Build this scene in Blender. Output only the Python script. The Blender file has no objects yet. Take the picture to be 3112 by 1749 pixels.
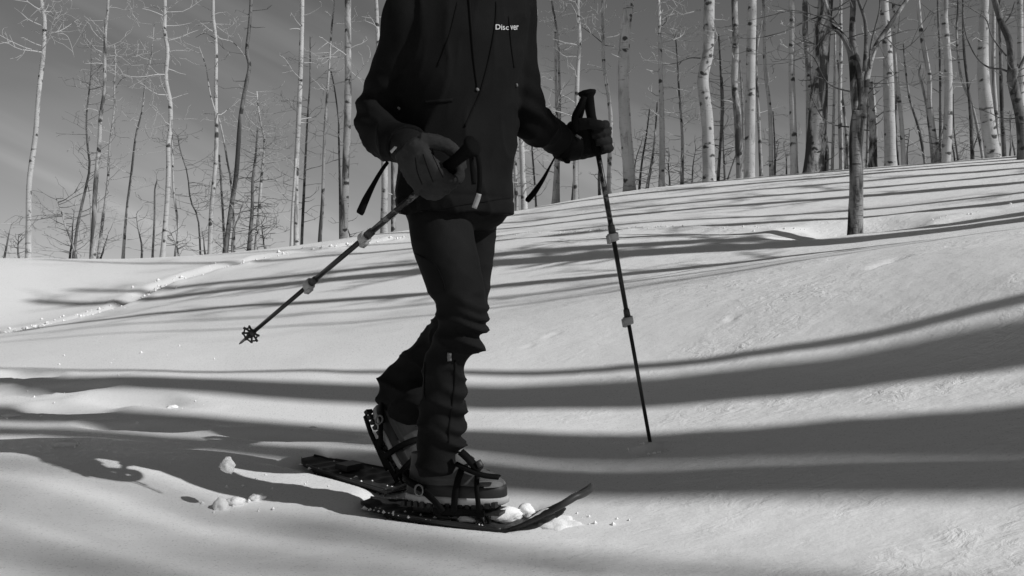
import bpy, bmesh, math, random
import numpy as np
from mathutils import Vector, Matrix, noise as mnoise

rnd = random.Random(7)
scene = bpy.context.scene
COL = scene.collection

# ------------------------------------------------------------------ camera
CZ = 0.70                                  # lens height above the snow the walker stands on
cam_d = bpy.data.cameras.new('camera')
cam = bpy.data.objects.new('camera', cam_d)
COL.objects.link(cam)
cam.location = (0, 0, CZ)
cam.rotation_euler = (math.pi/2, 0, 0)
cam_d.sensor_width = 36.0
cam_d.lens = 36.0*2550/2576
cam_d.shift_y = -24.0/2576
cam_d.clip_start = 0.05
cam_d.clip_end = 5000
scene.camera = cam

# ------------------------------------------------------------------ sky, sun, exposure
AZ, EL = math.radians(25.0), math.radians(38.0)
SA, CA = math.sin(AZ), math.cos(AZ)
SUN = Vector((CA*math.cos(EL), -SA*math.cos(EL), math.sin(EL)))
world = bpy.data.worlds.new('World')
scene.world = world
world.use_nodes = True
wn, wl = world.node_tree.nodes, world.node_tree.links
wn.clear()
w_out = wn.new('ShaderNodeOutputWorld')
w_bg = wn.new('ShaderNodeBackground')
w_sky = wn.new('ShaderNodeTexSky')
w_sky.sky_type = 'NISHITA'
w_sky.sun_disc = False
w_sky.sun_elevation = EL
w_sky.sun_rotation = math.radians(90+25)
w_sky.altitude = 2600
w_sky.air_density = 1.0
w_sky.dust_density = 0.6
w_sky.ozone_density = 1.0
w_sep = wn.new('ShaderNodeSeparateColor')
def wmath(op, a, b):
    n = wn.new('ShaderNodeMath'); n.operation = op
    for i, v in enumerate((a, b)):
        if isinstance(v, (int, float)): n.inputs[i].default_value = v
        else: wl.new(v, n.inputs[i])
    return n.outputs[0]
wl.new(w_sky.outputs[0], w_sep.inputs[0])
# black and white film: one grey value from the three channels
grey = wmath('ADD', wmath('ADD', wmath('MULTIPLY', w_sep.outputs[0], 0.45), wmath('MULTIPLY', w_sep.outputs[1], 0.40)), wmath('MULTIPLY', w_sep.outputs[2], 0.15))
# thin cirrus streaks
w_tc = wn.new('ShaderNodeTexCoord')
w_map = wn.new('ShaderNodeMapping')
w_map.inputs['Rotation'].default_value = (0.0, math.radians(-25), 0.0)
w_map2 = wn.new('ShaderNodeMapping')
w_map2.inputs['Scale'].default_value = (0.8, 1.4, 8.0)
wl.new(w_tc.outputs['Generated'], w_map.inputs[0])
wl.new(w_map.outputs[0], w_map2.inputs[0])
w_noise = wn.new('ShaderNodeTexNoise')
w_noise.inputs['Scale'].default_value = 1.7
w_noise.inputs['Detail'].default_value = 4.0
w_noise.inputs['Roughness'].default_value = 0.5
w_noise.inputs['Distortion'].default_value = 0.4
wl.new(w_map2.outputs[0], w_noise.inputs['Vector'])
w_ramp = wn.new('ShaderNodeMapRange')
w_ramp.inputs['From Min'].default_value = 0.44
w_ramp.inputs['From Max'].default_value = 0.72
w_ramp.inputs['To Min'].default_value = 1.0
w_ramp.inputs['To Max'].default_value = 1.55
wl.new(w_noise.outputs['Fac'], w_ramp.inputs['Value'])
wl.new(wmath('MULTIPLY', grey, w_ramp.outputs[0]), w_bg.inputs['Color'])
w_bg.inputs['Strength'].default_value = 0.053
wl.new(w_bg.outputs[0], w_out.inputs[0])

sun_d = bpy.data.lights.new('sun', 'SUN')
sun_d.energy = 3.8
sun_d.angle = math.radians(0.55)
sun_d.color = (1, 1, 1)
sun = bpy.data.objects.new('sun', sun_d)
COL.objects.link(sun)
sun.rotation_euler = SUN.to_track_quat('Z', 'Y').to_euler()
sun.location = (20, -10, 20)

scene.view_settings.view_transform = 'Standard'
scene.view_settings.look = 'None'
scene.view_settings.exposure = 0.0
scene.view_settings.gamma = 1.0
scene.view_settings.use_curve_mapping = False
scene.render.engine = 'CYCLES'
scene.cycles.use_denoising = True
scene.cycles.max_bounces = 6
scene.cycles.use_adaptive_sampling = True

# ------------------------------------------------------------------ helpers
FD, CXD, YHD = 2550.0, 1288.0, 700.0       # survey units: focal length, centre column, eye level
FS, CXS, YHS = 3080.5, 1556.0, 845.6
def S(sx, sy, d):
    """survey point (direction sx, sy seen from the lens) at distance d metres"""
    return Vector(((sx-CXS)/FS*d, d, CZ+(YHS-sy)/FS*d))

def mat(name, col, rough=0.8, spec=0.3, metal=0.0):
    m = bpy.data.materials.new(name); m.use_nodes = True
    b = m.node_tree.nodes['Principled BSDF']
    c = (col, col, col, 1)
    b.inputs['Base Color'].default_value = c
    b.inputs['Roughness'].default_value = rough
    b.inputs['Specular IOR Level'].default_value = spec
    b.inputs['Metallic'].default_value = metal
    return m

class G:
    """small node-graph helper for one material"""
    def __init__(s, m):
        s.m = m; s.t = m.node_tree; s.b = s.t.nodes['Principled BSDF']
        s.tc = s.t.nodes.new('ShaderNodeTexCoord')
    def node(s, kind, **kw):
        n = s.t.nodes.new(kind)
        for k, v in kw.items(): setattr(n, k, v)
        return n
    def link(s, a, b): s.t.links.new(a, b)
    def mapping(s, scale=(1,1,1), rot=(0,0,0), loc=(0,0,0), src='Object'):
        n = s.node('ShaderNodeMapping')
        n.inputs['Scale'].default_value = scale; n.inputs['Rotation'].default_value = rot; n.inputs['Location'].default_value = loc
        s.link(s.tc.outputs[src] if isinstance(src, str) else src, n.inputs[0])
        return n.outputs[0]
    def noise(s, vec, scale, detail=3, rough=0.5, dist=0.0):
        n = s.node('ShaderNodeTexNoise')
        n.inputs['Scale'].default_value = scale; n.inputs['Detail'].default_value = detail
        n.inputs['Roughness'].default_value = rough; n.inputs['Distortion'].default_value = dist
        if vec is not None: s.link(vec, n.inputs['Vector'])
        return n.outputs['Fac']
    def vor(s, vec, scale, feature='F1', out='Distance', rand=1.0):
        n = s.node('ShaderNodeTexVoronoi', feature=feature)
        n.inputs['Scale'].default_value = scale
        n.inputs['Randomness'].default_value = rand
        s.link(vec, n.inputs['Vector'])
        return n.outputs[out]
    def rng(s, v, a, b, c=0.0, d=1.0, smooth=False):
        n = s.node('ShaderNodeMapRange')
        if smooth: n.interpolation_type = 'SMOOTHSTEP'
        for k, x in zip(('From Min','From Max','To Min','To Max'), (a,b,c,d)): n.inputs[k].default_value = x
        s.link(v, n.inputs['Value'])
        return n.outputs[0]
    def math(s, op, a, b=0.0):
        n = s.node('ShaderNodeMath', operation=op)
        for i, v in enumerate((a, b)):
            if isinstance(v, (int, float)): n.inputs[i].default_value = v
            else: s.link(v, n.inputs[i])
        return n.outputs[0]
    def mix(s, f, a, b):
        n = s.node('ShaderNodeMix', data_type='FLOAT')
        for i, v in zip((0,2,3), (f,a,b)):
            if isinstance(v, (int, float)): n.inputs[i].default_value = v
            else: s.link(v, n.inputs[i])
        return n.outputs[0]
    def color(s, v): s.link(v, s.b.inputs['Base Color'])
    def bump(s, h, strength=0.5, dist=0.01, prev=None):
        n = s.node('ShaderNodeBump')
        n.inputs['Strength'].default_value = strength; n.inputs['Distance'].default_value = dist
        s.link(h, n.inputs['Height'])
        if prev is not None: s.link(prev, n.inputs['Normal'])
        s.link(n.outputs[0], s.b.inputs['Normal'])
        return n.outputs[0]

class MB:
    """collects vertices and faces of one mesh"""
    def __init__(s): s.v = []; s.f = []; s.mi = []; s.cur = 0
    def face(s, idx): s.f.append(idx); s.mi.append(s.cur)
    def tube(s, pts, rad, n=8, cap=True, flat=None):
        pts = [Vector(p) for p in pts]
        k = len(pts)
        if isinstance(rad, (int, float)): rad = [rad]*k
        t0 = (pts[1]-pts[0]).normalized()
        up = Vector((0,0,1)) if abs(t0.z) < 0.9 else Vector((1,0,0))
        nrm = t0.cross(up).normalized()
        base = len(s.v)
        for i in range(k):
            t = (pts[min(i+1,k-1)]-pts[max(i-1,0)])
            t = t.normalized() if t.length > 1e-9 else t0
            nrm = (nrm - t*nrm.dot(t))
            nrm = nrm.normalized() if nrm.length > 1e-6 else t.orthogonal().normalized()
            bn = t.cross(nrm)
            for j in range(n):
                a = 2*math.pi*j/n
                s.v.append(pts[i]+(nrm*math.cos(a)+bn*math.sin(a))*rad[i])
        for i in range(k-1):
            for j in range(n):
                a = base+i*n+j; b = base+i*n+(j+1) % n
                s.face((a, b, b+n, a+n))
        if cap:
            s.face(tuple(base+j for j in reversed(range(n))))
            s.face(tuple(base+(k-1)*n+j for j in range(n)))
        return base
    def rings(s, rings, cap=True):
        """rings: list of lists of points, all the same length"""
        base = len(s.v); n = len(rings[0])
        for r in rings: s.v.extend(Vector(p) for p in r)
        for i in range(len(rings)-1):
            for j in range(n):
                a = base+i*n+j; b = base+i*n+(j+1) % n
                s.face((a, b, b+n, a+n))
        if cap:
            s.face(tuple(base+j for j in reversed(range(n))))
            s.face(tuple(base+(len(rings)-1)*n+j for j in range(n)))
    def box(s, c, ax, ay, az):
        """box with centre c and half-axis vectors"""
        c = Vector(c); ax, ay, az = Vector(ax), Vector(ay), Vector(az)
        b = len(s.v)
        for sx, sy, sz in ((-1,-1,-1),(1,-1,-1),(1,1,-1),(-1,1,-1),(-1,-1,1),(1,-1,1),(1,1,1),(-1,1,1)):
            s.v.append(c+ax*sx+ay*sy+az*sz)
        for f in ((0,3,2,1),(4,5,6,7),(0,1,5,4),(1,2,6,5),(2,3,7,6),(3,0,4,7)):
            s.face(tuple(b+i for i in f))
    def strip(s, pts, wid, nrm, thick):
        """flat strap along pts; wid half-width, nrm list of surface normals, thick half-thickness"""
        pts = [Vector(p) for p in pts]; k = len(pts); rings = []
        for i in range(k):
            t = (pts[min(i+1,k-1)]-pts[max(i-1,0)]).normalized()
            nn = Vector(nrm[i]) if not isinstance(nrm, Vector) else nrm
            nn = (nn-t*nn.dot(t)).normalized()
            b = t.cross(nn)
            w = wid[i] if isinstance(wid, (list, tuple)) else wid
            rings.append([pts[i]+b*w+nn*thick, pts[i]-b*w+nn*thick, pts[i]-b*w-nn*thick, pts[i]+b*w-nn*thick])
        s.rings(rings)
    def build(s, name, m, parent=None, smooth=True, loc=None):
        me = bpy.data.meshes.new(name)
        off = Vector(loc) if loc is not None else Vector((0,0,0))
        me.from_pydata([tuple(Vector(v)-off) for v in s.v], [], s.f)
        ms = m if isinstance(m, (list, tuple)) else [m]
        for q in ms: me.materials.append(q)
        if len(ms) > 1: me.polygons.foreach_set('material_index', s.mi)
        if smooth: me.polygons.foreach_set('use_smooth', [True]*len(me.polygons))
        me.update()
        o = bpy.data.objects.new(name, me); COL.objects.link(o)
        o.location = off
        if parent is not None:
            o.parent = parent
            if loc is None: o.matrix_parent_inverse = parent.matrix_basis.inverted()
            else: o.location = off-parent.location
        return o

def tag(o, label=None, cat=None, group=None, kind=None):
    if label: o['label'] = label
    if cat: o['category'] = cat
    if group: o['group'] = group
    if kind: o['kind'] = kind
    return o
def empty(name, loc):
    o = bpy.data.objects.new(name, None); COL.objects.link(o)
    o.location = loc; o.empty_display_size = 0.1
    return o
def smoothpath(pts, n):
    """Catmull-Rom resampling of points (any dimension as tuples)"""
    P = [np.array(p, float) for p in pts]
    P = [2*P[0]-P[1]]+P+[2*P[-1]-P[-2]]
    out = []; k = len(pts)-1
    for i in range(n):
        u = i/(n-1)*k; j = min(int(u), k-1); t = u-j
        a, b, c, d = P[j:j+4]
        out.append(0.5*((2*b)+(-a+c)*t+(2*a-5*b+4*c-d)*t*t+(-a+3*b-3*c+d)*t**3))
    return out

# value noise on numpy arrays
def vnoise(x, y, seed=0):
    xi = np.floor(x).astype(np.int64); yi = np.floor(y).astype(np.int64)
    fx = x-xi; fy = y-yi
    fx = fx*fx*fx*(fx*(fx*6-15)+10); fy = fy*fy*fy*(fy*(fy*6-15)+10)
    def h(a, b):
        v = (a*374761393+b*668265263+seed*974711) & 0x7fffffff
        v = ((v ^ (v >> 13))*1274126177) & 0x7fffffff
        return ((v ^ (v >> 16)) & 0xffff)/32767.5-1.0
    return (h(xi,yi)*(1-fx)+h(xi+1,yi)*fx)*(1-fy)+(h(xi,yi+1)*(1-fx)+h(xi+1,yi+1)*fx)*fy
def fbm(x, y, octv=3, seed=0):
    o = 0; a = 1.0; t = 0
    for i in range(octv):
        o = o+a*vnoise(x*2**i+17.3*i, y*2**i-9.1*i, seed+i); t += a; a *= 0.5
    return o/t
# ------------------------------------------------------------------ the lie of the land
def ray(px, py, d):
    return ((px-CXD)/FD*d, d, CZ+(YHD-py)/FD*d)
def band(q, pts):
    return [ray(px, py, q/((px-CXD)/FD*SA+CA)) for px, py in pts]
ctrl = []
ctrl += band(3.40, [(2576,1045),(2100,1075),(1640,1095),(1200,1098),(900,1095),(560,1068),(250,1050),(0,1040)])
ctrl += band(4.01, [(2576,875),(2100,952),(1640,992),(1250,998),(910,986),(571,969),(343,962)])
ctrl += band(4.305,[(2576,735),(2000,862),(1600,905),(1200,930),(910,942),(485,943),(0,925)])
ctrl += band(7.25, [(2576,575),(2000,640),(1640,678),(1290,706),(1040,735),(500,772),(200,805),(0,828)])
ctrl += band(8.97, [(2576,530),(2200,578),(1700,600),(1290,625)])
ctrl += band(12.7, [(2576,440),(1700,515),(1290,560),(900,620)])
ctrl += [ray(*p) for p in ((1200,1295,3.0),(560,1290,3.05),(0,1448,2.35),(640,1448,2.42),(1288,1448,2.45),(1900,1448,2.38),(2576,1448,2.2),
        (300,1175,3.3),(0,1115,3.9),(900,1165,3.45),(1640,1137,3.53))]
crest = [(-500,652,13.5),(0,650,14),(400,648,14),(650,630,14.5),(900,598,15),(1100,565,15.5),(1290,532,16),(1500,492,16),(1750,460,16),(2000,438,16),(2300,418,16),(2576,402,16),(3000,380,16)]
ctrl += [ray(*p) for p in crest]
for px, py, d in crest:
    x, y, z = ray(px, py, d)
    ctrl.append((x*1.5, y*1.5, z-1.3)); ctrl.append((x*2.3, y*2.3, z-4.0))
for x, y, z in [(8,2,.6),(15,5,1.7),(20,14,3.0),(26,20,3.4),(-6,3.2,-.85),(-12,5,-1.0),(-20,9,-.7),(0,-5,-1.3),(8,-5,-.1),(18,-6,1.2),(-8,-5,-1.5),(0,-18,-2.5),(20,-18,.5),(-20,-18,-2.5),(30,5,3),(-30,8,-1.2)]:
    ctrl.append((x, y, z+CZ))
ctrl = np.array(ctrl)
def phi(r2): return 0.5*r2*np.log(np.maximum(r2, 1e-9))
_X = ctrl[:, :2]; _n = len(_X)
_K = phi(((_X[:,None]-_X[None])**2).sum(-1))+np.diag(0.05*(0.2+0.1*np.hypot(_X[:,0], _X[:,1])))
_P = np.c_[np.ones(_n), _X]
_W = np.linalg.solve(np.block([[_K,_P],[_P.T,np.zeros((3,3))]]), np.r_[ctrl[:,2],0,0,0])
def height0(x, y):
    x = np.asarray(x, float); y = np.asarray(y, float); sh = x.shape
    x = x.ravel(); y = y.ravel(); out = np.empty(len(x))
    for i in range(0, len(x), 20000):
        xs, ys = x[i:i+20000], y[i:i+20000]
        r2 = (xs[:,None]-ctrl[None,:,0])**2+(ys[:,None]-ctrl[None,:,1])**2
        out[i:i+20000] = phi(r2)@_W[:_n]+_W[_n]+_W[_n+1]*xs+_W[_n+2]*ys
    r = np.hypot(x, y-4)                       # far away the hills settle to a low plain
    k = np.clip((r-34)/20, 0, 1); k = k*k*(3-2*k)
    out = out*(1-k)+(-5.0)*k
    return out.reshape(sh)
def h0(x, y): return float(height0(np.array([x]), np.array([y]))[0])
def ground_at(px, py, near=2.2, far=17.0):
    """where the line of sight px, py (2576-wide survey units) meets the snow"""
    d = np.linspace(near, far, 700); x = (px-CXD)/FD*d
    sight = YHD-(height0(x, d)-CZ)/d*FD
    i = int(np.argmax(sight <= py)) if (sight <= py).any() else int(sight.argmin())
    return Vector((x[i], d[i], 0))

# dents, tracks and pressed places, each (x, y, half-length, half-width, heading, depth)
dents = []
def dent(x, y, a, b, ang, dep): dents.append((x, y, a, b, ang, dep))
def track(pxs, n): return [ground_at(*p) for p in smoothpath(pxs, n)]
ski_track = track([(-60,850),(0,838),(150,808),(300,765),(430,705),(640,652),(860,618),(1020,596),(1150,577)], 46)
ledge = track([(1300,588),(1500,582),(1700,574),(1900,577),(2170,578),(2330,556),(2576,512)], 40)
walk = track([(820,1170),(640,1110),(420,1060),(300,1030),(230,1010),(130,990),(60,968),(0,955)], 8)
for i, p in enumerate(walk[1:]):
    dent(p.x+0.05*(-1)**i, p.y+0.13*(-1)**i, 0.30, 0.10, math.radians(155), 0.045)
for px, py, a, b, dep in ((1842,800,.035,.022,.014),(1390,845,.045,.022,.012),(1330,870,.04,.018,.008),(2230,660,.10,.03,.02),(1638,1138,.06,.05,.03)):
    p = ground_at(px, py); dent(p.x, p.y, a, b, 0.4, dep)
TREE_WELL = ground_at(2152, 574)
dent(TREE_WELL.x-0.05, TREE_WELL.y-0.05, 0.62, 0.42, 0.0, 0.10)
def seg_dist(x, y, path):
    best = np.full(x.shape, 1e9)
    for a, b in zip(path[:-1], path[1:]):
        dx, dy = b.x-a.x, b.y-a.y
        t = np.clip(((x-a.x)*dx+(y-a.y)*dy)/(dx*dx+dy*dy+1e-9), 0, 1)
        best = np.minimum(best, np.hypot(x-a.x-t*dx, y-a.y-t*dy))
    return best
shoe_beds = []      # filled in before the sheet is built: (tail, head, half-width, depth)
def height(x, y):
    x = np.asarray(x, float); y = np.asarray(y, float)
    z = height0(x, y)
    near = np.exp(-np.hypot(x, y-4)/30)
    z = z+near*(0.018*fbm(x/1.9+3, y/1.5, 2, 3)+0.010*fbm(x/0.55+y/1.2, y/0.8, 3, 11))
    z = z+0.0022*fbm(x/0.10+y/0.3, y/0.075, 2, 23)*np.clip((x+1.2)/1.5, 0.15, 1)
    for cx, cy, a, b, ang, dep in dents:
        m = (abs(x-cx) < 3*a+.05) & (abs(y-cy) < 3*a+.05)
        if not m.any(): continue
        dx, dy = x[m]-cx, y[m]-cy; c, s = math.cos(ang), math.sin(ang)
        u = (dx*c+dy*s)/a; v = (-dx*s+dy*c)/b; r = np.sqrt(u*u+v*v)
        r = r*(1+0.25*vnoise(dx*1.6/a+cx*9, dy*1.6/a+cy*7, 5))
        z[m] += -dep*np.exp(-r**4)+0.12*dep*np.exp(-((r-1.35)/0.28)**2)
    m = (x > ski_track[0].x-1) & (x < 1.0) & (y > 4) & (y < 16)
    if m.any():
        w = seg_dist(x[m], y[m], ski_track)
        z[m] += -0.035*np.exp(-(w/0.10)**2)+0.018*np.exp(-((w-0.22)/0.09)**2)*(0.6+0.8*vnoise(x[m]*9, y[m]*9, 8))
    m = (x > -0.5) & (x < 6.5) & (y > 6.0) & (y < 13)
    if m.any():
        w = seg_dist(x[m], y[m], ledge)
        z[m] += 0.013*np.exp(-(w/0.10)**2)*(0.7+0.7*vnoise(x[m]*11, y[m]*11, 9))-0.012*np.exp(-((w-0.25)/0.12)**2)
    for tl, hd, hw, dep in shoe_beds:
        d = (hd-tl); L = d.length; d = d/L
        u = (x-tl.x)*d.x+(y-tl.y)*d.y; v = -(x-tl.x)*d.y+(y-tl.y)*d.x
        m = (u > -.2) & (u < L+.2) & (abs(v) < .4)
        if not m.any(): continue
        bed = tl.z+(hd.z-tl.z)*np.clip(u/L, 0, 1)
        e = np.maximum(np.maximum(-u, u-L)/0.05, (abs(v)-hw)/0.035)
        k = 1/(1+np.exp(np.clip(e*3, -30, 30)))
        z[m] = (z*(1-k)+(bed-dep)*k)[m]
    return z
def gz(x, y): return float(height(np.array([float(x)]), np.array([float(y)]))[0])

# ------------------------------------------------------------------ snow
snow = mat('snow', 0.80, 0.75, 0.25)
g = G(snow)
big = g.noise(g.mapping((0.7,0.9,0.7)), 1.0, 2)
crust = g.noise(g.mapping((11,17,11), (0,0,math.radians(-25))), 1.0, 4, 0.60, 1.3)
fine = g.noise(g.mapping(), 95.0, 3, 0.6)
mid = g.noise(g.mapping((1,1.6,1)), 14.0, 3, 0.55)
sepx = g.node('ShaderNodeSeparateXYZ'); g.link(g.tc.outputs['Object'], sepx.inputs[0])
side = g.rng(sepx.outputs[0], -0.6, 1.6, 0.06, 1.0, True)
mask = g.math('MULTIPLY', g.rng(g.noise(g.mapping((1.3,1.9,1)), 1.0, 3, 0.6), 0.42, 0.62, 0.03, 1.25), side)
b1 = g.bump(g.math('MULTIPLY', crust, mask), 0.55, 0.022)
b2 = g.bump(g.math('MULTIPLY', mid, g.math('ADD', 0.45, side)), 0.22, 0.014, b1)
b3 = g.bump(fine, 0.18, 0.004, b2)
g.color(g.rng(fine, 0.2, 0.8, 0.76, 0.83))
flake = g.vor(g.mapping(), 260.0, 'F1', 'Distance')
fr = g.noise(g.mapping(), 130.0, 1)
g.link(g.math('ADD', 0.10, g.math('MULTIPLY', 0.5, g.math('GREATER_THAN', fr, 0.36))), g.b.inputs['Roughness'])
# ------------------------------------------------------------------ materials of the walker
def cloth(name, col, rough, scale=260.0, strength=0.25, var=0.25, spec=0.08):
    m = mat(name, col, rough, 0.25); g = G(m)
    n = g.noise(g.mapping(), scale, 2, 0.5); v = g.noise(g.mapping(), 7.0, 3, 0.55)
    g.color(g.rng(v, 0.3, 0.7, col*(1-var), col*(1+var)))
    g.bump(n, strength, 0.002)
    m.node_tree.nodes['Principled BSDF'].inputs['Specular IOR Level'].default_value = spec
    return m
M_JACKET = cloth('jacket_fabric', 0.0078, 0.85)
M_PANTS = cloth('trouser_fabric', 0.0105, 0.8, 320)
M_BLACK = cloth('black_webbing', 0.005, 0.7, 400)
M_SEAM = mat('seam_black', 0.004, 0.8, 0.1)
M_GLOVE = cloth('glove_leather', 0.030, 0.75, 120, 0.4, 0.6)
M_GLOVE_D = cloth('glove_dark', 0.016, 0.8, 160, 0.3, 0.3)
M_PRINT = mat('pale_print', 0.55, 0.6, 0.3)
M_GREYWEB = mat('grey_webbing', 0.16, 0.7, 0.3)
M_LEATHER = cloth('boot_leather', 0.085, 0.7, 90, 0.35, 0.45)
M_TOE = cloth('boot_toe_leather', 0.125, 0.55, 110, 0.3, 0.3)
M_RAND = mat('boot_rand_rubber', 0.022, 0.6, 0.4)
M_MID = cloth('boot_midsole', 0.42, 0.75, 60, 0.2, 0.18)
M_RUBBER = mat('sole_rubber', 0.02, 0.7, 0.4)
M_DECK = cloth('deck_plastic', 0.030, 0.5, 60, 0.15, 0.6, 0.3)
M_STEEL = mat('steel', 0.22, 0.4, 0.5, 0.9)
M_DSTEEL = mat('dark_steel', 0.03, 0.45, 0.5, 0.3)
M_GRIP = mat('grip_foam', 0.005, 0.8, 0.08)
M_SHAFT = mat('pole_shaft_black', 0.012, 0.35, 0.5)
M_SHAFT_G = mat('pole_shaft_grey', 0.10, 0.35, 0.5, 0.3)
M_CLAMP = mat('clamp_grey', 0.38, 0.5, 0.4)
M_CLAMP_D = mat('clamp_dark', 0.04, 0.5, 0.4)
M_SKIN = mat('skin', 0.40, 0.55, 0.4)
M_CHUNK = mat('snow_lump', 0.84, 0.8, 0.2)
_g = G(M_CHUNK); _g.bump(_g.noise(_g.mapping(), 160, 4, 0.65), 0.5, 0.004)
_m = M_SHAFT_G; _g = G(_m)      # worn printed upper section of a pole
_nz = _g.noise(_g.mapping((40,40,55)), 1.0, 3, 0.7, 0.5)
_g.color(_g.rng(_nz, 0.52, 0.60, 0.012, 0.13))

def ring(c, u, v, a, b, n=40, e=2.3):
    out = []
    for j in range(n):
        t = 2*math.pi*j/n; ct, st = math.cos(t), math.sin(t)
        out.append(c+u*(a*math.copysign(abs(ct)**(2/e), ct))+v*(b*math.copysign(abs(st)**(2/e), st)))
    return out
def F_dir(x, y): return Vector((x, y, 0)).normalized()
def left_of(f): return Vector((-f.y, f.x, 0))
def remesh(mb, name, voxel, m, parent=None, smooth_it=2):
    """join overlapping lofts into one continuous skin"""
    me = bpy.data.meshes.new(name)
    me.from_pydata([tuple(v) for v in mb.v], [], mb.f)
    bm = bmesh.new(); bm.from_mesh(me); bmesh.ops.recalc_face_normals(bm, faces=bm.faces); bm.to_mesh(me); bm.free()
    o = bpy.data.objects.new(name, me); COL.objects.link(o)
    md = o.modifiers.new('r', 'REMESH'); md.mode = 'VOXEL'; md.voxel_size = voxel; md.use_smooth_shade = True
    if smooth_it:
        s = o.modifiers.new('s', 'SMOOTH'); s.factor = 0.5; s.iterations = smooth_it
    dg = bpy.context.evaluated_depsgraph_get()
    me2 = bpy.data.meshes.new_from_object(o.evaluated_get(dg))
    o.modifiers.clear(); o.data = me2; bpy.data.meshes.remove(me); me2.name = name
    me2.materials.clear(); me2.materials.append(m)
    me2.polygons.foreach_set('use_smooth', [True]*len(me2.polygons))
    if parent is not None:
        o.parent = parent; o.matrix_parent_inverse = parent.matrix_basis.inverted()
    return o
def displace(o, fn):
    me = o.data; n = len(me.vertices)
    co = np.empty(n*3); me.vertices.foreach_get('co', co); co = co.reshape(-1, 3)
    no = np.empty(n*3); me.vertices.foreach_get('normal', no); no = no.reshape(-1, 3)
    d = np.array([fn(Vector(c), Vector(k)) for c, k in zip(co, no)])
    me.vertices.foreach_set('co', (co+no*d[:,None]).ravel()); me.update()
def rid(v):                      # sharp-creased noise, about 0 mean
    return 0.62-1.5*math.sqrt(abs(mnoise.noise(v)))

# ------------------------------------------------------------------ where the walker stands
F_SHOE_R = F_dir(.92, -.39)
F_SHOE_L = F_dir(.80, -.60)
F_HEM = F_dir(.66, -.75); F_CHEST = F_dir(.50, -.866)
R_TAIL = Vector((-.452, 3.13, 0)); R_LEN = .72
L_TAIL = Vector((-.722, 3.58, 0)); L_LEN = .70
def shoe_frame(tail, f, L):
    a = tail.copy(); b = tail+f*(L*0.72)
    a.z = h0(a.x, a.y); b.z = h0(b.x, b.y)
    return a, b
ra, rb = shoe_frame(R_TAIL, F_SHOE_R, R_LEN)
la, lb = shoe_frame(L_TAIL, F_SHOE_L, L_LEN)
def frame(o, fwd, up):
    f = fwd.normalized(); l = up.cross(f).normalized(); u = f.cross(l)
    return Matrix(((f.x,l.x,u.x,o.x),(f.y,l.y,u.y,o.y),(f.z,l.z,u.z,o.z),(0,0,0,1)))
toeL, heelL = S(1252, 1452, 3.30), S(1140, 1247, 3.41)
fL = (toeL-heelL).normalized()
upL = (S(1300, 1085, 3.29)-heelL).normalized()
MBL = frame(heelL+fL*.105, fL, upL)
def survey(p): return (CXS+p.x/p.y*FS, YHS-(p.z-CZ)/p.y*FS, p.y)
shoe_beds.append((ra-F_SHOE_R*.02, rb, 0.115, 0.030))
shoe_beds.append((la-F_SHOE_L*.02, lb, 0.115, 0.034))
def axis(segs):
    """coordinates with a given step over each stretch: (end, step)"""
    out = [segs[0]]
    for end, step in segs[1:]:
        n = max(1, int(round((end-out[-1])/step)))
        a = out[-1]
        out += [a+(end-a)*(i+1)/n for i in range(n)]
    return np.array(out)
half = axis([0.0, (1.7,.017), (2.6,.03), (4.5,.055), (9,.11), (16,.35), (30,1.2), (60,5), (200,20), (900,140)])
xs = np.r_[-half[:0:-1], half]
ys = axis([-900, (-200,140), (-60,20), (-20,5), (0,1.2), (1.8,.15), (4.2,.016), (5.5,.028), (8,.045), (17,.07), (24,.3), (45,1.2), (100,6), (300,25), (1500,150)])
XX, YY = np.meshgrid(xs, ys)
ZZ = height(XX, YY)
nx, ny = len(xs), len(ys)
co = np.c_[XX.ravel(), YY.ravel(), ZZ.ravel()].astype(np.float32)
ii = (np.arange(ny-1)[:,None]*nx+np.arange(nx-1)[None]).ravel()
quads = np.c_[ii, ii+1, ii+1+nx, ii+nx].astype(np.int32)
me = bpy.data.meshes.new('snow_ground')
me.vertices.add(len(co)); me.vertices.foreach_set('co', co.ravel())
me.loops.add(quads.size); me.loops.foreach_set('vertex_index', quads.ravel())
me.polygons.add(len(quads)); me.polygons.foreach_set('loop_start', np.arange(len(quads), dtype=np.int32)*4)
me.polygons.foreach_set('use_smooth', np.ones(len(quads), dtype=bool))
me.update(); me.validate()
me.materials.append(snow)
snow_ground = bpy.data.objects.new('snow_ground', me); COL.objects.link(snow_ground)
tag(snow_ground, kind='structure')
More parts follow.
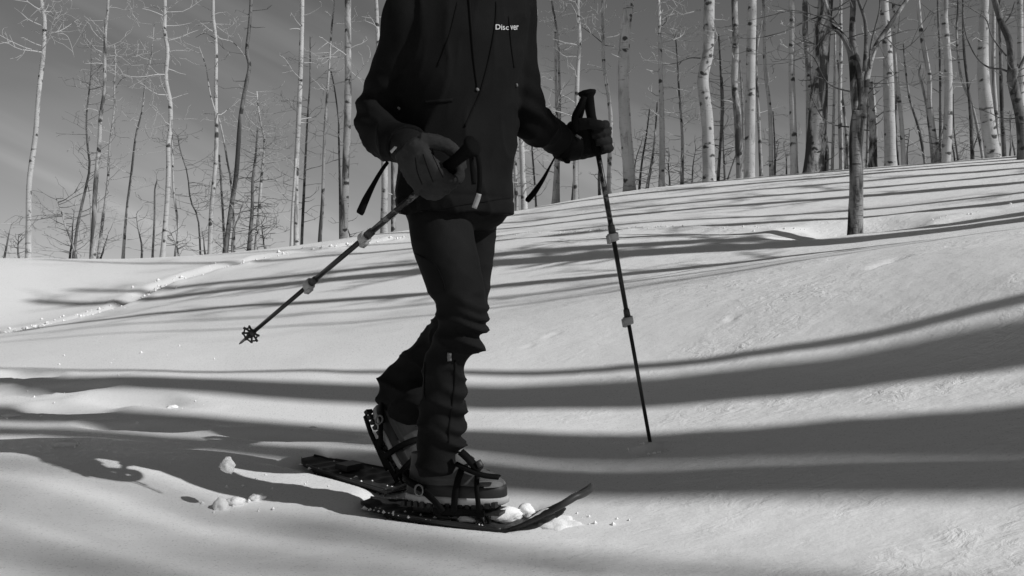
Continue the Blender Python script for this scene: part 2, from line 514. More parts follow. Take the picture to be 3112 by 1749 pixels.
# ------------------------------------------------------------------ aspens
def bark(name, light, dark, mott, dash=0.5, grain=0.5):
    m = mat(name, light, 0.85, 0.2); g = G(m)
    geo = g.node('ShaderNodeNewGeometry'); P = geo.outputs['Position']
    v = g.mapping((1,1,1), src=P)
    wob = g.noise(v, 3.0, 2)
    # short black lenticels across the trunk
    l1 = g.noise(g.mapping((9,9,60), src=P), 1.0, 3, 0.6)
    dash_f = g.rng(l1, 0.60, 0.68, 0, dash)
    # branch-scar eyes and rings
    warp = g.node('ShaderNodeTexNoise'); warp.inputs['Scale'].default_value = 9.0; warp.inputs['Detail'].default_value = 3.0
    g.link(v, warp.inputs['Vector'])
    vm = g.node('ShaderNodeVectorMath', operation='MULTIPLY_ADD'); vm.inputs[1].default_value = (.20,.20,.14)
    g.link(warp.outputs['Color'], vm.inputs[0]); g.link(v, vm.inputs[2])
    vo = g.vor(g.mapping((4.6,4.6,7.5), src=vm.outputs[0]), 1.0)
    eye = g.rng(g.math('ADD', vo, g.math('MULTIPLY', wob, 0.16)), 0.26, 0.38, .95, 0)
    ring = g.noise(g.mapping((2.2,2.2,14), src=P), 1.0, 4, 0.7)
    ring_f = g.rng(ring, 0.62, 0.69, 0, 0.9)
    patch = g.noise(g.mapping((5,5,1.6), src=P), 1.0, 4, 0.65, 0.5)
    patch_f = g.rng(patch, 0.62-0.30*mott, 0.70-0.24*mott, 0, 1)
    f = g.math('MAXIMUM', g.math('MAXIMUM', dash_f, eye), g.math('MAXIMUM', ring_f, g.math('MULTIPLY', patch_f, min(1, 0.35+mott))))
    lv = g.rng(g.noise(g.mapping((6,6,3), src=P), 1.0, 3), 0.3, 0.7, light*0.80, light*1.08)
    g.color(g.mix(f, lv, dark))
    g.bump(g.math('ADD', g.math('MULTIPLY', f, -0.6), g.noise(g.mapping((30,30,60), src=P), 1.0, 3)), grain, 0.008)
    return m
B_W = bark('bark_white', 0.44, 0.04, 0.16)
B_M = bark('bark_mottled', 0.38, 0.035, 0.50)
B_D = bark('bark_dark', 0.17, 0.035, 0.50, 0.7, 0.8)
B_F = bark('bark_forked', 0.27, 0.02, 0.74, 0.9, 1.0)
B_R = bark('bark_rough', 0.42, 0.03, 0.62, 0.8, 1.0)
TW_L = mat('twig_pale', 0.45, 0.85, 0.2)
TW_D = mat('twig_dark', 0.13, 0.85, 0.2)
BARK = {'f': B_F, 'w': B_W, 'm': B_M, 'd': B_D, 'r': B_R}

def twig(mb, p, d, L, r, rg, depth=0, up=0.12):
    """a kinked bare branch with side twigs"""
    n = max(3, int(L/0.10)); n = min(n, 7)
    pts = [Vector(p)]; dirs = d.normalized(); kids = []
    for i in range(n):
        dirs = (dirs+Vector((rg.uniform(-.35,.35), rg.uniform(-.35,.35), rg.uniform(-.28,.28)+up*0.6))).normalized()
        pts.append(pts[-1]+dirs*(L/n))
        if depth < 2 and i >= 1 and rg.random() < (0.75 if depth == 0 else 0.45):
            kids.append((pts[-1].copy(), dirs.copy(), 1-i/n))
    rad = [max(r*(1-0.72*i/n), 0.0022) for i in range(n+1)]
    mb.tube(pts, rad, 4 if r > 0.008 else 3, cap=False)
    for q, dd, k in kids:
        side = dd.cross(Vector((rg.uniform(-1,1), rg.uniform(-1,1), rg.uniform(-1,1)))).normalized()
        twig(mb, q, dd*0.55+side*0.8, L*(0.30+0.30*rg.random())*(0.5+0.6*k), r*0.55, rg, depth+1, up)

def at_path(path, t):
    u = t*(len(path)-1); i = min(int(u), len(path)-2); f = u-i
    return path[i]*(1-f)+path[i+1]*f

def aspen(pts, d, w0, w1, style='w', label='', group=None, twigs=14, tw_len=0.55, tw_from=0.15, name='aspen_tree',
          zf=1.81, ox=0.0, extend=4.5, seed=1, limbs=(), tw_style=None, up=0.12, cat='tree', lean_y=0.0, twig_r=1.0, base=None):
    """pts: survey polyline of the trunk from base to top, at distance d"""
    rg = random.Random(seed*131+7)
    def W(zx, zy, dd=d): return S(ox+zx/zf, zy/zf, dd)
    P = [W(*q) for q in pts]
    for i, q in enumerate(P): q.y += lean_y*(i/(len(P)-1))+rg.uniform(-.03,.03)*(i > 0)
    px = P[0]
    gr = gz(px.x, px.y) if base is None else base
    if px.z > gr+0.02: P.insert(0, Vector((px.x-(P[1].x-px.x)*0.05, px.y, gr-0.12)))
    else: P[0].z = gr-0.12
    vis = len(P)-1
    r0, r1 = w0/zf/2*d/FS, w1/zf/2*d/FS
    tops = pts[-1][1] <= 40
    hvis = P[-1].z-P[0].z
    if tops and extend > 0:
        dr = (P[-1]-P[-3 if len(P) > 3 else -2]).normalized(); dr = (dr+Vector((0,0,1.2))).normalized()
        for k in range(1, 5):
            P.append(P[-1]+(dr+Vector((rg.uniform(-.06,.06), rg.uniform(-.06,.06), 0)))*(extend/4))
    n = max(14, min(46, int((P[-1].z-P[0].z)/0.16)))
    path = [Vector(q) for q in smoothpath([tuple(q) for q in P], n)]
    zt = P[vis].z
    rad = []
    for i, q in enumerate(path):
        if q.z <= zt: k = (q.z-P[0].z)/max(hvis, .1); r = r0+(r1-r0)*k
        else: r = r1*(1-0.85*(q.z-zt)/max(P[-1].z-zt, .1))
        r *= 1+0.07*mnoise.noise(Vector((q.z*2.3, seed*3.1, 0)))+0.05*mnoise.noise(Vector((q.z*7, seed*1.7, 4)))
        if q.z < P[0].z+0.35: r *= 1+0.35*max(0, 1-(q.z-P[0].z)/0.35)**2
        rad.append(max(r, 0.003))
    root = empty(name, (path[0].x, path[0].y, gr))
    mb = MB(); mb.tube(path, rad, 14 if r0 > .06 else 8)
    # swellings where branches left the stem
    tk = mb.build('trunk', BARK[style], root, loc=(path[0].x, path[0].y, gr))
    ob = MB(); any_t = False
    tstyle = tw_style or ('d' if style in 'dr' else 'w')
    for k in range(int(twigs*1.6)):
        t = tw_from+(1-tw_from)*rg.random()**0.9
        q = at_path(path, t); i = min(int(t*(len(path)-1)), len(path)-1)
        a = rg.uniform(0, 2*math.pi)
        dv = Vector((math.cos(a), math.sin(a)*0.8, rg.uniform(-.12,.35)))
        L = tw_len*rg.uniform(.45,1.35)*(0.6+0.5*(1-abs(2*t-1)))
        twig(ob, q+dv*rad[i]*0.6, dv, L, max(min(rad[i]*0.30, 0.012*twig_r), 0.004), rg, 0 if L > 0.22 else 1, up); any_t = True
    for lp, lw0, lw1, lst in limbs:
        Q = [W(*q) for q in lp]
        for i, q in enumerate(Q): q.y += rg.uniform(-.05,.05)+0.02*i
        m2 = max(8, len(Q)*5)
        path2 = [Vector(q) for q in smoothpath([tuple(q) for q in Q], m2)]
        ra, rb = lw0/zf/2*d/FS, lw1/zf/2*d/FS
        mb = MB(); mb.tube(path2, [ra+(rb-ra)*i/(m2-1) for i in range(m2)], 10 if ra > .03 else 6)
        mb.build('limb', BARK[lst], root, loc=(path[0].x, path[0].y, gr))
        for k in range(int(3+twigs*0.12)):
            q = at_path(path2, rg.uniform(.3,1)); a = rg.uniform(0, 6.28)
            twig(ob, q, Vector((math.cos(a), math.sin(a)*.7, rg.uniform(0,.5))), tw_len*rg.uniform(.4,1.0), max(min(rb*0.6, 0.008), 0.003), rg, 0, up); any_t = True
    if any_t: tag(ob.build('branches', TW_L if tstyle == 'w' else TW_D, root, loc=(path[0].x, path[0].y, gr)), kind='stuff')
    tag(root, label, cat, group)
    return root

def crest_d(px_source):
    return float(np.interp(px_source*0.8278, [c[0] for c in crest], [c[2] for c in crest]))
# ---- left of the walker (first survey sheet)
L1 = dict(zf=1.81, ox=0.0)
A = [
 # pts, extra distance behind the crest, widths, style, twigs, length, from, label
 ([(155,1415),(160,1200),(165,1000),(190,750),(215,540),(225,380),(240,270),(240,100),(232,0)], .4, 34,22,'w',16,.5,.45,'tall clean white aspen leaning gently, standing alone where the ridge is lowest',
   [([(243,190),(275,178),(300,165),(330,110),(365,105)],7,3,'w'),([(240,65),(275,62),(300,95),(350,110)],6,3,'w'),([(300,180),(350,185),(380,230),(398,310)],4,2,'w')]),
 ([(405,1410),(430,1240),(460,1080),(490,920),(480,800),(475,650),(490,480),(505,400),(500,230)], .9, 19,5,'d',20,.42,.25,'dark crooked aspen with a kink halfway, beside two mottled trunks',
   [([(490,490),(520,490),(560,470)],6,3,'d')]),
 ([(497,1400),(500,1250),(495,1080),(478,1010)], 1.2, 13,6,'w',5,.3,.3,'short pale stem pressed against the base of a mottled aspen', []),
 ([(510,1410),(520,1050),(545,800),(550,650),(570,500),(575,300),(580,160),(592,0)], .5, 31,15,'m',18,.45,.3,'mottled black and white aspen in the cluster of three thin trunks',
   [([(575,320),(545,300),(520,270),(517,230)],5,2,'w')]),
 ([(540,1410),(570,1200),(590,1000),(605,800),(625,600),(632,450),(635,330),(630,240)], 1.4, 19,6,'m',26,.5,.35,'thin speckled aspen with a bushy broken top beside the mottled trunk',
   [([(632,480),(660,430),(690,410),(692,350)],5,2,'d')]),
 ([(678,1400),(700,1150),(725,950),(750,750),(780,600),(800,430),(830,330),(850,120)], .8, 19,4,'m',22,.45,.3,'slender slanting aspen, dark below and pale above, ending in a whippy tip', []),
 ([(840,1395),(850,1200),(855,1050),(865,985)], .7, 14,8,'d',6,.28,.3,'short dark snapped stem beside a smooth white aspen', []),
 ([(895,1398),(910,1200),(930,950),(925,800),(937,700),(935,560),(910,430),(920,280),(903,160),(903,0)], .4, 30,21,'w',20,.5,.35,'smooth white aspen with a wavy trunk, brightest on the low ridge', []),
 ([(965,1390),(978,1250),(958,1050),(950,850),(945,740)], 1.0, 16,8,'w',8,.3,.4,'thin white stem bowing beside the wavy white aspen', []),
 ([(1102,1390),(1090,1200),(1045,1100),(1030,950),(990,830),(975,740)], 1.8, 11,6,'d',26,.5,.35,'crooked dark sapling slanting between two white aspens', []),
 ([(1155,1388),(1165,1150),(1185,900),(1190,700),(1185,550),(1190,250),(1175,100),(1175,0)], .5, 27,17,'w',16,.45,.3,'white aspen with a thin side limb splitting off halfway up',
   [([(1186,620),(1160,520),(1130,400),(1120,340),(1090,250)],10,4,'w'),([(1190,190),(1215,215),(1270,225),(1310,260),(1335,300)],8,3,'w'),([(1185,140),(1235,175),(1270,200)],6,3,'w'),([(1182,210),(1130,185),(1070,200)],5,2,'d')]),
 ([(1237,1385),(1225,1150),(1215,950),(1205,850)], 1.5, 16,10,'d',5,.25,.3,'short dark trunk right behind the foot of a leaning dark aspen', []),
 ([(1240,1380),(1270,1150),(1300,950),(1320,700),(1330,580),(1355,450),(1370,360),(1355,280),(1370,150),(1380,0)], .6, 30,18,'d',10,.35,.4,'tall dark snaking aspen leaning over the ridge', []),
 ([(1288,1372),(1285,1200),(1270,980),(1250,900),(1235,780),(1205,650)], 1.1, 15,9,'m',8,.3,.35,'black and white stem crossing behind the snaking dark aspen', []),
 ([(1370,1365),(1385,1150),(1390,1000),(1405,850),(1415,700)], .7, 26,9,'d',26,.42,.12,'dark straight dead trunk with many stubby side twigs', []),
 ([(1408,1360),(1425,1150),(1440,950),(1455,780),(1440,700),(1420,600),(1410,500)], .9, 23,7,'w',44,.55,.12,'pale aspen bristling with short white side branches', [([(1445,900),(1520,890),(1600,865)],8,3,'w'),([(1445,985),(1490,985),(1600,1020)],7,3,'w'),([(1460,815),(1530,820),(1590,812)],5,2,'w')]),
 ([(1603,1335),(1608,1150),(1618,1000),(1630,870)], .5, 21,12,'w',4,.25,.3,'slim white stem fused to the foot of a straight two-tone aspen', []),
 ([(1630,1330),(1630,1000),(1640,700),(1655,350),(1660,0)], .7, 30,25,'w',12,.4,.3,'straight two-tone aspen, shaded on one flank and white on the other', [([(1670,345),(1720,340),(1780,365)],6,2,'w')]),
 ([(1660,1325),(1672,1100),(1690,700),(1705,450),(1705,200)], 1.0, 18,6,'d',18,.4,.3,'dark ragged stem close beside the straight two-tone aspen', []),
 ([(1760,1305),(1775,1100),(1785,750),(1810,400),(1825,150),(1835,30)], .6, 23,9,'m',18,.4,.3,'slim grey aspen standing between the two-tone trunk and a scarred one', [([(1815,330),(1780,310),(1740,305)],5,2,'w')]),
 ([(1872,1285),(1868,1000),(1865,750),(1860,640),(1840,480),(1820,390)], 1.0, 15,7,'d',14,.35,.3,'thin dark stem hugging a thick scarred aspen', []),
 ([(1893,1285),(1900,1000),(1910,700),(1915,450),(1915,0)], .4, 44,34,'m',14,.4,.4,'thick scarred aspen with bright peeled strips beside the walker', []),
]
for i, (pts, off, w0, w1, st, tw, tl, tf, lab, limbs) in enumerate(A):
    aspen(pts, crest_d(pts[0][0]/1.81)+off, w0, w1, st, lab, 'aspens along the low side of the ridge', tw, tl, tf, seed=10+i, limbs=limbs, **L1)
# ---- behind the walker and between arm and pole (second sheet)
L2 = dict(zf=2.068, ox=1000.0)
Bt = [
 ([(345,1400),(350,1100),(335,800),(318,450),(305,200),(295,0)], .4, 48,24,'w',12,.4,.4,'white aspen partly hidden behind the hanging sleeve of the walker', []),
 ([(405,1390),(402,1080),(395,700)], .9, 36,20,'m',6,.3,.4,'grey aspen mostly hidden behind the hand holding the trailing pole', []),
 ([(1180,1300),(1172,1100),(1165,900),(1170,500)], .8, 30,16,'m',8,.3,.3,'grey speckled aspen just beside the hem of the jacket', []),
 ([(1227,1290),(1218,1100),(1207,800),(1205,400)], .5, 40,26,'w',8,.3,.3,'bright white aspen framed under the bent arm', []),
 ([(1300,1275),(1285,1050),(1275,900),(1280,600)], 1.6, 14,8,'d',14,.35,.2,'thin dark sapling under the bent arm', []),
 ([(1415,1260),(1430,1000),(1430,700),(1425,450),(1422,200)], .7, 32,12,'m',26,.4,.3,'grey half of a twin-stemmed aspen behind the forearm', []),
 ([(1440,1000),(1450,700),(1440,300),(1420,120),(1400,0)], .9, 24,12,'m',24,.42,.3,'speckled half of a twin-stemmed aspen behind the forearm', [([(1430,110),(1480,70),(1495,20)],6,3,'w'),([(1435,220),(1500,200),(1560,150)],6,2,'w')]),
 ([(1552,1245),(1550,1000),(1560,500),(1575,250),(1565,0)], .4, 38,22,'w',18,.42,.25,'white aspen rising straight behind the raised pole grip', []),
 ([(1528,1245),(1540,1100),(1545,1010)], .9, 14,8,'d',3,.2,.3,'short dark stem at the foot of the white aspen behind the pole grip', []),
 ([(1700,1225),(1695,1120),(1700,1040)], .7, 22,12,'d',3,.2,.3,'dark broken stub behind the pole shaft', []),
 ([(1757,1228),(1765,900),(1772,760),(1755,600),(1730,430),(1720,250),(1722,0)], .6, 32,18,'w',18,.4,.25,'bent white aspen close behind the gloved fist', [([(1715,270),(1650,215),(1590,165)],6,3,'d'),([(1735,280),(1790,295),(1815,310)],5,2,'d')]),
 ([(1890,1195),(1880,1000),(1862,800),(1850,500),(1860,200),(1885,0)], .3, 78,64,'w',8,.3,.2,'broad smooth white aspen with a few black scars, next to the fist', []),
]
for i, (pts, off, w0, w1, st, tw, tl, tf, lab, limbs) in enumerate(Bt):
    aspen(pts, crest_d(1000+pts[0][0]/2.068)+off, w0, w1, st, lab, 'aspens behind the walker', tw, tl, tf, seed=60+i, limbs=limbs, **L2)
# ---- crowded stand on the high side (third sheet)
L3 = dict(zf=1.931, ox=2000.0)
Ct = [
 ([(-62,1100),(-30,900),(-15,740),(-5,600)], 1.2, 20,8,'m',10,.35,.3,'leaning thin stem in the gap beside the broad white aspen', []),
 ([(-110,1105),(-95,950),(-70,800),(-50,640)], 1.6, 16,7,'d',12,.35,.3,'dark slanting sapling in the gap beside the broad white aspen', []),
 ([(20,1090),(25,800),(15,400),(5,100),(0,0)], .6, 38,20,'w',24,.45,.25,'slim white aspen with dark side twigs at the open edge of the stand', [([(25,150),(48,120),(45,90)],6,3,'d')]),
 ([(140,1080),(140,800),(125,550),(105,250),(90,200)], .9, 22,6,'m',44,.5,.12,'thin aspen with a dense fringe of fine twigs', [([(120,380),(160,340),(240,290)],5,2,'w')]),
 ([(300,1060),(290,700),(262,470),(292,300),(300,0)], .3, 74,62,'w',14,.5,.35,'stout white aspen with a kinked waist and black scars', [([(250,340),(190,335),(110,365),(30,375)],8,3,'d'),([(250,55),(160,80),(60,105)],8,3,'w')]),
 ([(352,1055),(372,700),(365,400),(355,200)], 1.0, 20,8,'d',20,.4,.2,'thin dark stem behind the kinked stout aspen', []),
 ([(392,1050),(380,800),(385,600),(375,450)], 1.8, 15,7,'d',14,.35,.2,'wiry dark sapling between a stout aspen and a mottled one', []),
 ([(482,1045),(465,700),(450,480),(455,250),(445,0)], .7, 46,36,'m',14,.4,.25,'mottled aspen, blackened near its foot', []),
 ([(500,720),(490,500),(480,350)], 1.3, 26,12,'w',4,.3,.3,'pale stem half hidden behind the mottled blackened aspen', []),
 ([(535,1045),(540,700),(545,300),(552,0)], .4, 64,50,'w',12,.4,.35,'thick straight pale aspen with one black eye', [([(560,500),(580,300),(610,120)],14,6,'m')]),
 ([(605,1035),(590,700),(580,400),(575,150)], .9, 24,12,'m',12,.4,.25,'thin straight grey aspen next to the thick pale trunk', []),
 ([(665,1030),(655,650),(630,400),(620,50),(618,0)], .7, 28,16,'w',20,.42,.25,'curving white aspen of medium girth with hanging side twigs', [([(690,840),(720,810),(790,820)],5,2,'d')]),
 ([(686,1028),(684,850),(676,650)], 1.2, 13,7,'d',8,.3,.3,'dark thin stem right beside the curving white aspen', []),
 ([(800,1018),(790,700),(785,400),(790,0)], .4, 46,28,'w',14,.42,.3,'straight white aspen standing clear between dark trunks', []),
 ([(880,1010),(885,800),(880,400),(862,200),(862,0)], 1.5, 36,34,'m',8,.35,.3,'grey aspen peeping from behind the biggest rough trunk', []),
 ([(912,1005),(935,750),(952,400),(965,200),(985,0)], .3, 118,84,'r',16,.5,.3,'biggest trunk of the stand, rough and patched black and white', [([(970,190),(1030,165),(1070,160)],22,10,'w'),([(1000,130),(1060,75),(1070,30)],14,6,'m')]),
 ([(985,1003),(990,900),(985,800)], .5, 34,26,'r',3,.2,.3,'short blackened trunk leaning on the biggest rough one', []),
 ([(1022,1000),(1030,700),(1035,400),(1040,150)], 1.2, 20,12,'w',14,.4,.2,'thin white stem beside the forked young tree', []),
 ([(1075,992),(1065,600),(1070,300),(1075,0)], .9, 28,18,'w',14,.4,.2,'white aspen close behind the forked young tree', []),
 ([(1115,990),(1100,750),(1075,520),(1055,350)], 1.6, 22,12,'m',10,.4,.2,'slanting grey stem behind the forked young tree', []),
 ([(1225,985),(1230,700),(1225,450)], 1.8, 22,14,'m',8,.4,.2,'grey stem showing between the fork and a blackened trunk', []),
 ([(1260,980),(1262,750),(1258,600),(1245,480)], .6, 54,34,'r',8,.35,.3,'blackened peeling trunk, broken off above the fork height', []),
 ([(1365,985),(1355,700),(1345,300),(1325,0)], .4, 72,48,'w',12,.45,.3,'large white aspen with a leaning top and ringed scars', []),
 ([(1410,980),(1395,750),(1400,500)], 1.4, 18,10,'d',6,.3,.3,'dark stem between the large white aspen and a slanting one', []),
 ([(1442,980),(1425,700),(1400,450),(1385,150),(1380,0)], .7, 30,18,'w',12,.4,.25,'slanting white aspen of medium girth beside the large ringed one', []),
 ([(1567,960),(1530,750),(1480,580),(1450,380),(1440,250)], 1.2, 20,9,'m',14,.4,.2,'thin aspen slanting steeply on the high ridge', []),
 ([(1615,960),(1580,650),(1545,500),(1530,430),(1545,380)], .8, 26,12,'m',12,.4,.2,'wavering grey aspen with a crooked neck', []),
 ([(1645,960),(1610,750),(1590,600),(1590,450),(1550,200),(1525,0)], .6, 36,24,'w',12,.42,.25,'bowed white aspen beside the wavering grey one', []),
 ([(1655,900),(1660,600),(1650,300),(1645,0)], 1.8, 20,14,'d',10,.4,.25,'dark straight stem shadowing a clean white aspen', []),
 ([(1690,955),(1700,700),(1700,400),(1685,100),(1680,0)], .4, 54,36,'w',12,.42,.3,'clean white aspen with evenly spaced black scars', []),
 ([(1760,945),(1740,750),(1730,550)], 1.5, 14,7,'d',16,.4,.15,'wiry dark sapling in the gap on the high ridge', []),
 ([(1845,930),(1830,600),(1800,300),(1790,100),(1785,0)], .8, 26,12,'d',20,.42,.2,'dark thin aspen between two white trunks on the high ridge', []),
 ([(1905,930),(1850,650),(1780,450),(1750,200),(1755,0)], 1.2, 20,12,'m',14,.4,.2,'thin aspen bending across a dark one on the high ridge', []),
 ([(1965,925),(1930,700),(1910,400),(1915,0)], .3, 92,48,'w',12,.45,.3,'heavy white aspen tapering strongly, with a wide shaded flank', []),
 ([(2000,920),(1980,650),(1970,400),(1965,0)], 1.0, 30,20,'w',8,.4,.25,'white aspen tucked behind the heavy tapering one', []),
 ([(2032,920),(2012,600),(2010,350),(2005,100),(2000,0)], .8, 28,16,'d',14,.4,.2,'dark stem standing free beside the heavy tapering aspen', []),
 ([(2095,915),(2075,800),(2060,650)], 1.5, 14,8,'d',12,.35,.2,'thin dark sapling behind the dark forked tree', []),
 ([(2135,915),(2130,500),(2120,0)], 1.6, 42,34,'w',8,.4,.3,'pale trunk glimpsed behind the dark forked tree', []),
]
for i, (pts, off, w0, w1, st, tw, tl, tf, lab, limbs) in enumerate(Ct):
    aspen(pts, crest_d(2000+pts[0][0]/1.931)+off, w0, w1, st, lab, 'aspens crowded on the high side of the ridge', tw, tl, tf, seed=120+i, limbs=limbs, **L3)
# ---- the forked young tree that stands out on the slope
aspen([(1157,1336),(1160,1100),(1165,800),(1178,650)], TREE_WELL.y, 84, 78, 'f',
      'forked young tree standing alone on the slope in a snow hollow', None, 0, .4, .5, seed=301, extend=0,
      limbs=[([(1165,690),(1152,560),(1146,330),(1110,220),(1078,160),(1040,120),(1018,40),(1000,-60)], 46, 18, 'f'),
             ([(1190,690),(1196,560),(1185,400),(1160,220),(1155,0),(1150,-150)], 50, 30, 'd'),
             ([(1190,690),(1215,560),(1245,410),(1300,260),(1400,105),(1480,-10),(1560,-120)], 44, 18, 'm'),
             ([(1205,420),(1215,250),(1212,120),(1180,0),(1160,-100)], 26, 14, 'd'),
             ([(1250,400),(1262,250),(1300,60),(1320,-60)], 14, 8, 'd'),
             ([(1128,545),(1040,505),(985,450),(930,340),(880,270),(800,220)], 12, 4, 'd'),
             ([(1125,742),(1050,730),(985,690),(940,620),(900,540)], 9, 3, 'd'),
             ([(1085,160),(1000,90),(900,105),(760,170),(600,210),(430,205)], 10, 3, 'd'),
             ([(1060,140),(960,95),(800,60),(650,90),(540,100)], 8, 3, 'd'),
             ([(1130,300),(1060,180),(1000,190),(900,300),(780,350),(600,360)], 7, 2, 'd'),
             ([(1240,480),(1330,490),(1430,480),(1540,515)], 6, 2, 'd'),
             ([(1225,560),(1300,480),(1400,430),(1540,340)], 7, 2, 'd'),
             ([(1340,210),(1450,280),(1560,180),(1640,60)], 6, 2, 'd')],
      tw_style='d', twig_r=.6, **L3)
# ---- dark forked tree at the edge of the stand, nearer than the ridge
aspen([(2142,912),(2125,700),(2085,480),(2075,400)], 13.2, 64, 56, 'd', 'dark forked tree with sweeping crooked limbs on the high slope', None, 6, .5, .5, seed=302, extend=0,
      limbs=[([(2075,420),(2060,250),(2020,120),(1990,0),(1960,-120)], 44, 30, 'd'),
             ([(2080,430),(2030,400),(1950,385),(1870,320),(1815,190),(1800,60)], 14, 5, 'd'),
             ([(2040,330),(1960,220),(1940,100),(1850,50),(1780,0)], 10, 4, 'd'),
             ([(2085,440),(2140,380),(2200,200),(2240,0)], 26, 14, 'd'),
             ([(2025,150),(2080,80),(2110,0)], 10, 5, 'd')],
      tw_style='d', twig_r=.7, **L3)
# ---- twiggy saplings and brush along the ridge: survey (source px column, base row, height rows, spread)
brush = [(10,783,95,1.2),(60,783,40,.6),(205,778,130,1.5),(235,778,170,1.3),(300,776,60,.8),(430,772,110,1.2),(545,770,60,.7),(628,767,55,1.0),
         (700,757,150,1.3),(815,750,90,1.0),(1065,708,60,.5),(1925,560,150,1.0),(1958,558,110,.9),(2040,558,120,1.0),(2105,552,90,.8),(2160,550,110,.9),
         (2200,548,150,.8),(2330,540,120,.8),(2385,532,100,.8),(2560,505,110,.8),(2760,490,130,.9),(2830,490,140,.9),(2905,480,170,.9),(2950,480,120,.9),(3070,470,140,.9)]
for i, (sx, sy, hh, sp) in enumerate(brush):
    d = crest_d(sx)+0.5+rnd.random()*1.2
    p = S(sx, sy, d); p.z = gz(p.x, p.y); rg = random.Random(900+i)
    H = max(hh/FS*d, .2)+0.25
    root = empty('sapling', p)
    mb = MB(); q = p-Vector((0,0,.1)); pts = [q]; dv = Vector((rg.uniform(-.25,.25), 0, 1)).normalized()
    for k in range(7):
        dv = (dv+Vector((rg.uniform(-.22,.22), rg.uniform(-.1,.1), .1))).normalized(); pts.append(pts[-1]+dv*(H/7))
    mb.tube(pts, [0.020*(1-.12*k) for k in range(8)], 6)
    mb.build('stem', B_D if i % 3 else B_M, root, loc=p)
    ob = MB()
    for k in range(int(13*sp)+5):
        t = rg.uniform(.15,1); q = at_path(pts, t); a = rg.uniform(0, 6.28)
        twig(ob, q, Vector((math.cos(a), .6*math.sin(a), rg.uniform(-.05,.3))), rg.uniform(.25,.6)*sp*.8, .006, rg, 0, .08)
    tag(ob.build('branches', TW_D if rg.random() < .6 else TW_L, root, loc=p), kind='stuff')
    near_t = min((abs(o.location.x/o.location.y-p.x/p.y), o['label']) for o in COL.objects if o.name.startswith('aspen_tree') and o.location.y > 11)[1]
    for cut in (',', ' with ', ' beside ', ' behind ', ' next to ', ' standing ', ' in the ', ' right ', ' between ', ' at the ', ' close ', ' halfway', ' partly ', ' mostly ', ' just ', ' framed ', ' rising ', ' leaning ', ' crossing ', ' slanting ', ' showing ', ' under ', ' fused ', ' hugging ', ' pressed '): near_t = near_t.split(cut)[0]
    tag(root, 'low twiggy sapling growing out of the snow near the '+near_t, 'sapling', 'saplings along the ridge')
# ---- tall aspens to the sunny side, whose shadows band the snow.  q: offset across the light, m: distance towards the sun
def sun_tree(q, m, wid, seed, H=13.0, twigs=26, frm=.45, st='w', lean=0.0, tl=0.8):
    x, y = q*SA+m*CA, q*CA-m*SA
    z = gz(x, y); rg = random.Random(seed)
    P = [Vector((x, y, z-.15))]
    nrm = Vector((SA, CA, 0))
    for k in range(1, 9):
        h = H*k/8
        P.append(Vector((x, y, z+h))+nrm*(lean*h+rg.uniform(-.03,.03))+Vector((rg.uniform(-.06,.06), 0, 0)))
    path = [Vector(v) for v in smoothpath([tuple(v) for v in P], 40)]
    rad = [max(wid/2*(1-.80*(i/39)**1.25)*(1+.06*mnoise.noise(Vector((i*.7, seed, 0)))), .006) for i in range(40)]
    root = empty('aspen_tree', (x, y, z))
    mb = MB(); mb.tube(path, rad, 12); mb.build('trunk', BARK[st], root, loc=(x, y, z))
    ob = MB()
    for k in range(twigs):
        t = frm+(1-frm)*rg.random(); qv = at_path(path, t); a = rg.uniform(0, 6.28)
        twig(ob, qv, Vector((math.cos(a), math.sin(a), rg.uniform(.1,.7))), tl*rg.uniform(.5,1.5)*(1.3-t*.7), max(rad[int(t*39)]*.28, .006), rg, 0, .15)
    tag(ob.build('branches', TW_L, root, loc=(x, y, z)), kind='stuff')
    tag(root, 'tall unseen aspen on the sunny side throwing its long shadow over the snow', 'tree', 'aspens on the sunny side')
SUN_TREES = [
 (3.34,9.0,.46,1,18,6,.85), (2.98,11.5,.40,2,19,6,.85), (4.01,7.5,.40,3,17,8,.8), (4.30,3.6,.085,4,9,5,.5),
 (7.05,5.0,.34,5,10.5,26,.4), (8.20,5.0,.60,6,10.5,34,.4), (8.72,6.5,.46,7,11.5,34,.45), (5.95,9.5,.10,8,13,40,.5),
 (10.0,6.0,.26,9,13,30,.4), (10.7,8.5,.24,10,13,30,.4), (12.0,7.0,.34,12,14,30,.4), (12.8,6.0,.22,13,13,30,.4), (13.5,8.0,.24,14,13,30,.4),
 (14.3,6.0,.28,15,13,24,.4), (15.5,3.2,.55,21,18,30,.5), (16.9,5.5,.34,22,17,30,.5), (18.2,6.5,.30,23,17,30,.5), (6.5,11.0,.16,17,14,40,.45),  # a few here added out of view to vary shade on the stand
]
for q, m, wd, sd, H, tw, fr in SUN_TREES: sun_tree(q, m, wd, sd, H, tw, fr)
# unseen farther ones, added so their fine crowns dim the nearest snow
for i, (q, m) in enumerate(((2.35,15.5),(1.75,16.5),(1.15,15.0),(0.5,16.5),(-.2,15.5),(2.05,18.0),(1.4,18.5),(.8,19.0))):
    sun_tree(q, m, .16, 40+i, 16.5, 46, .66, tl=1.3)
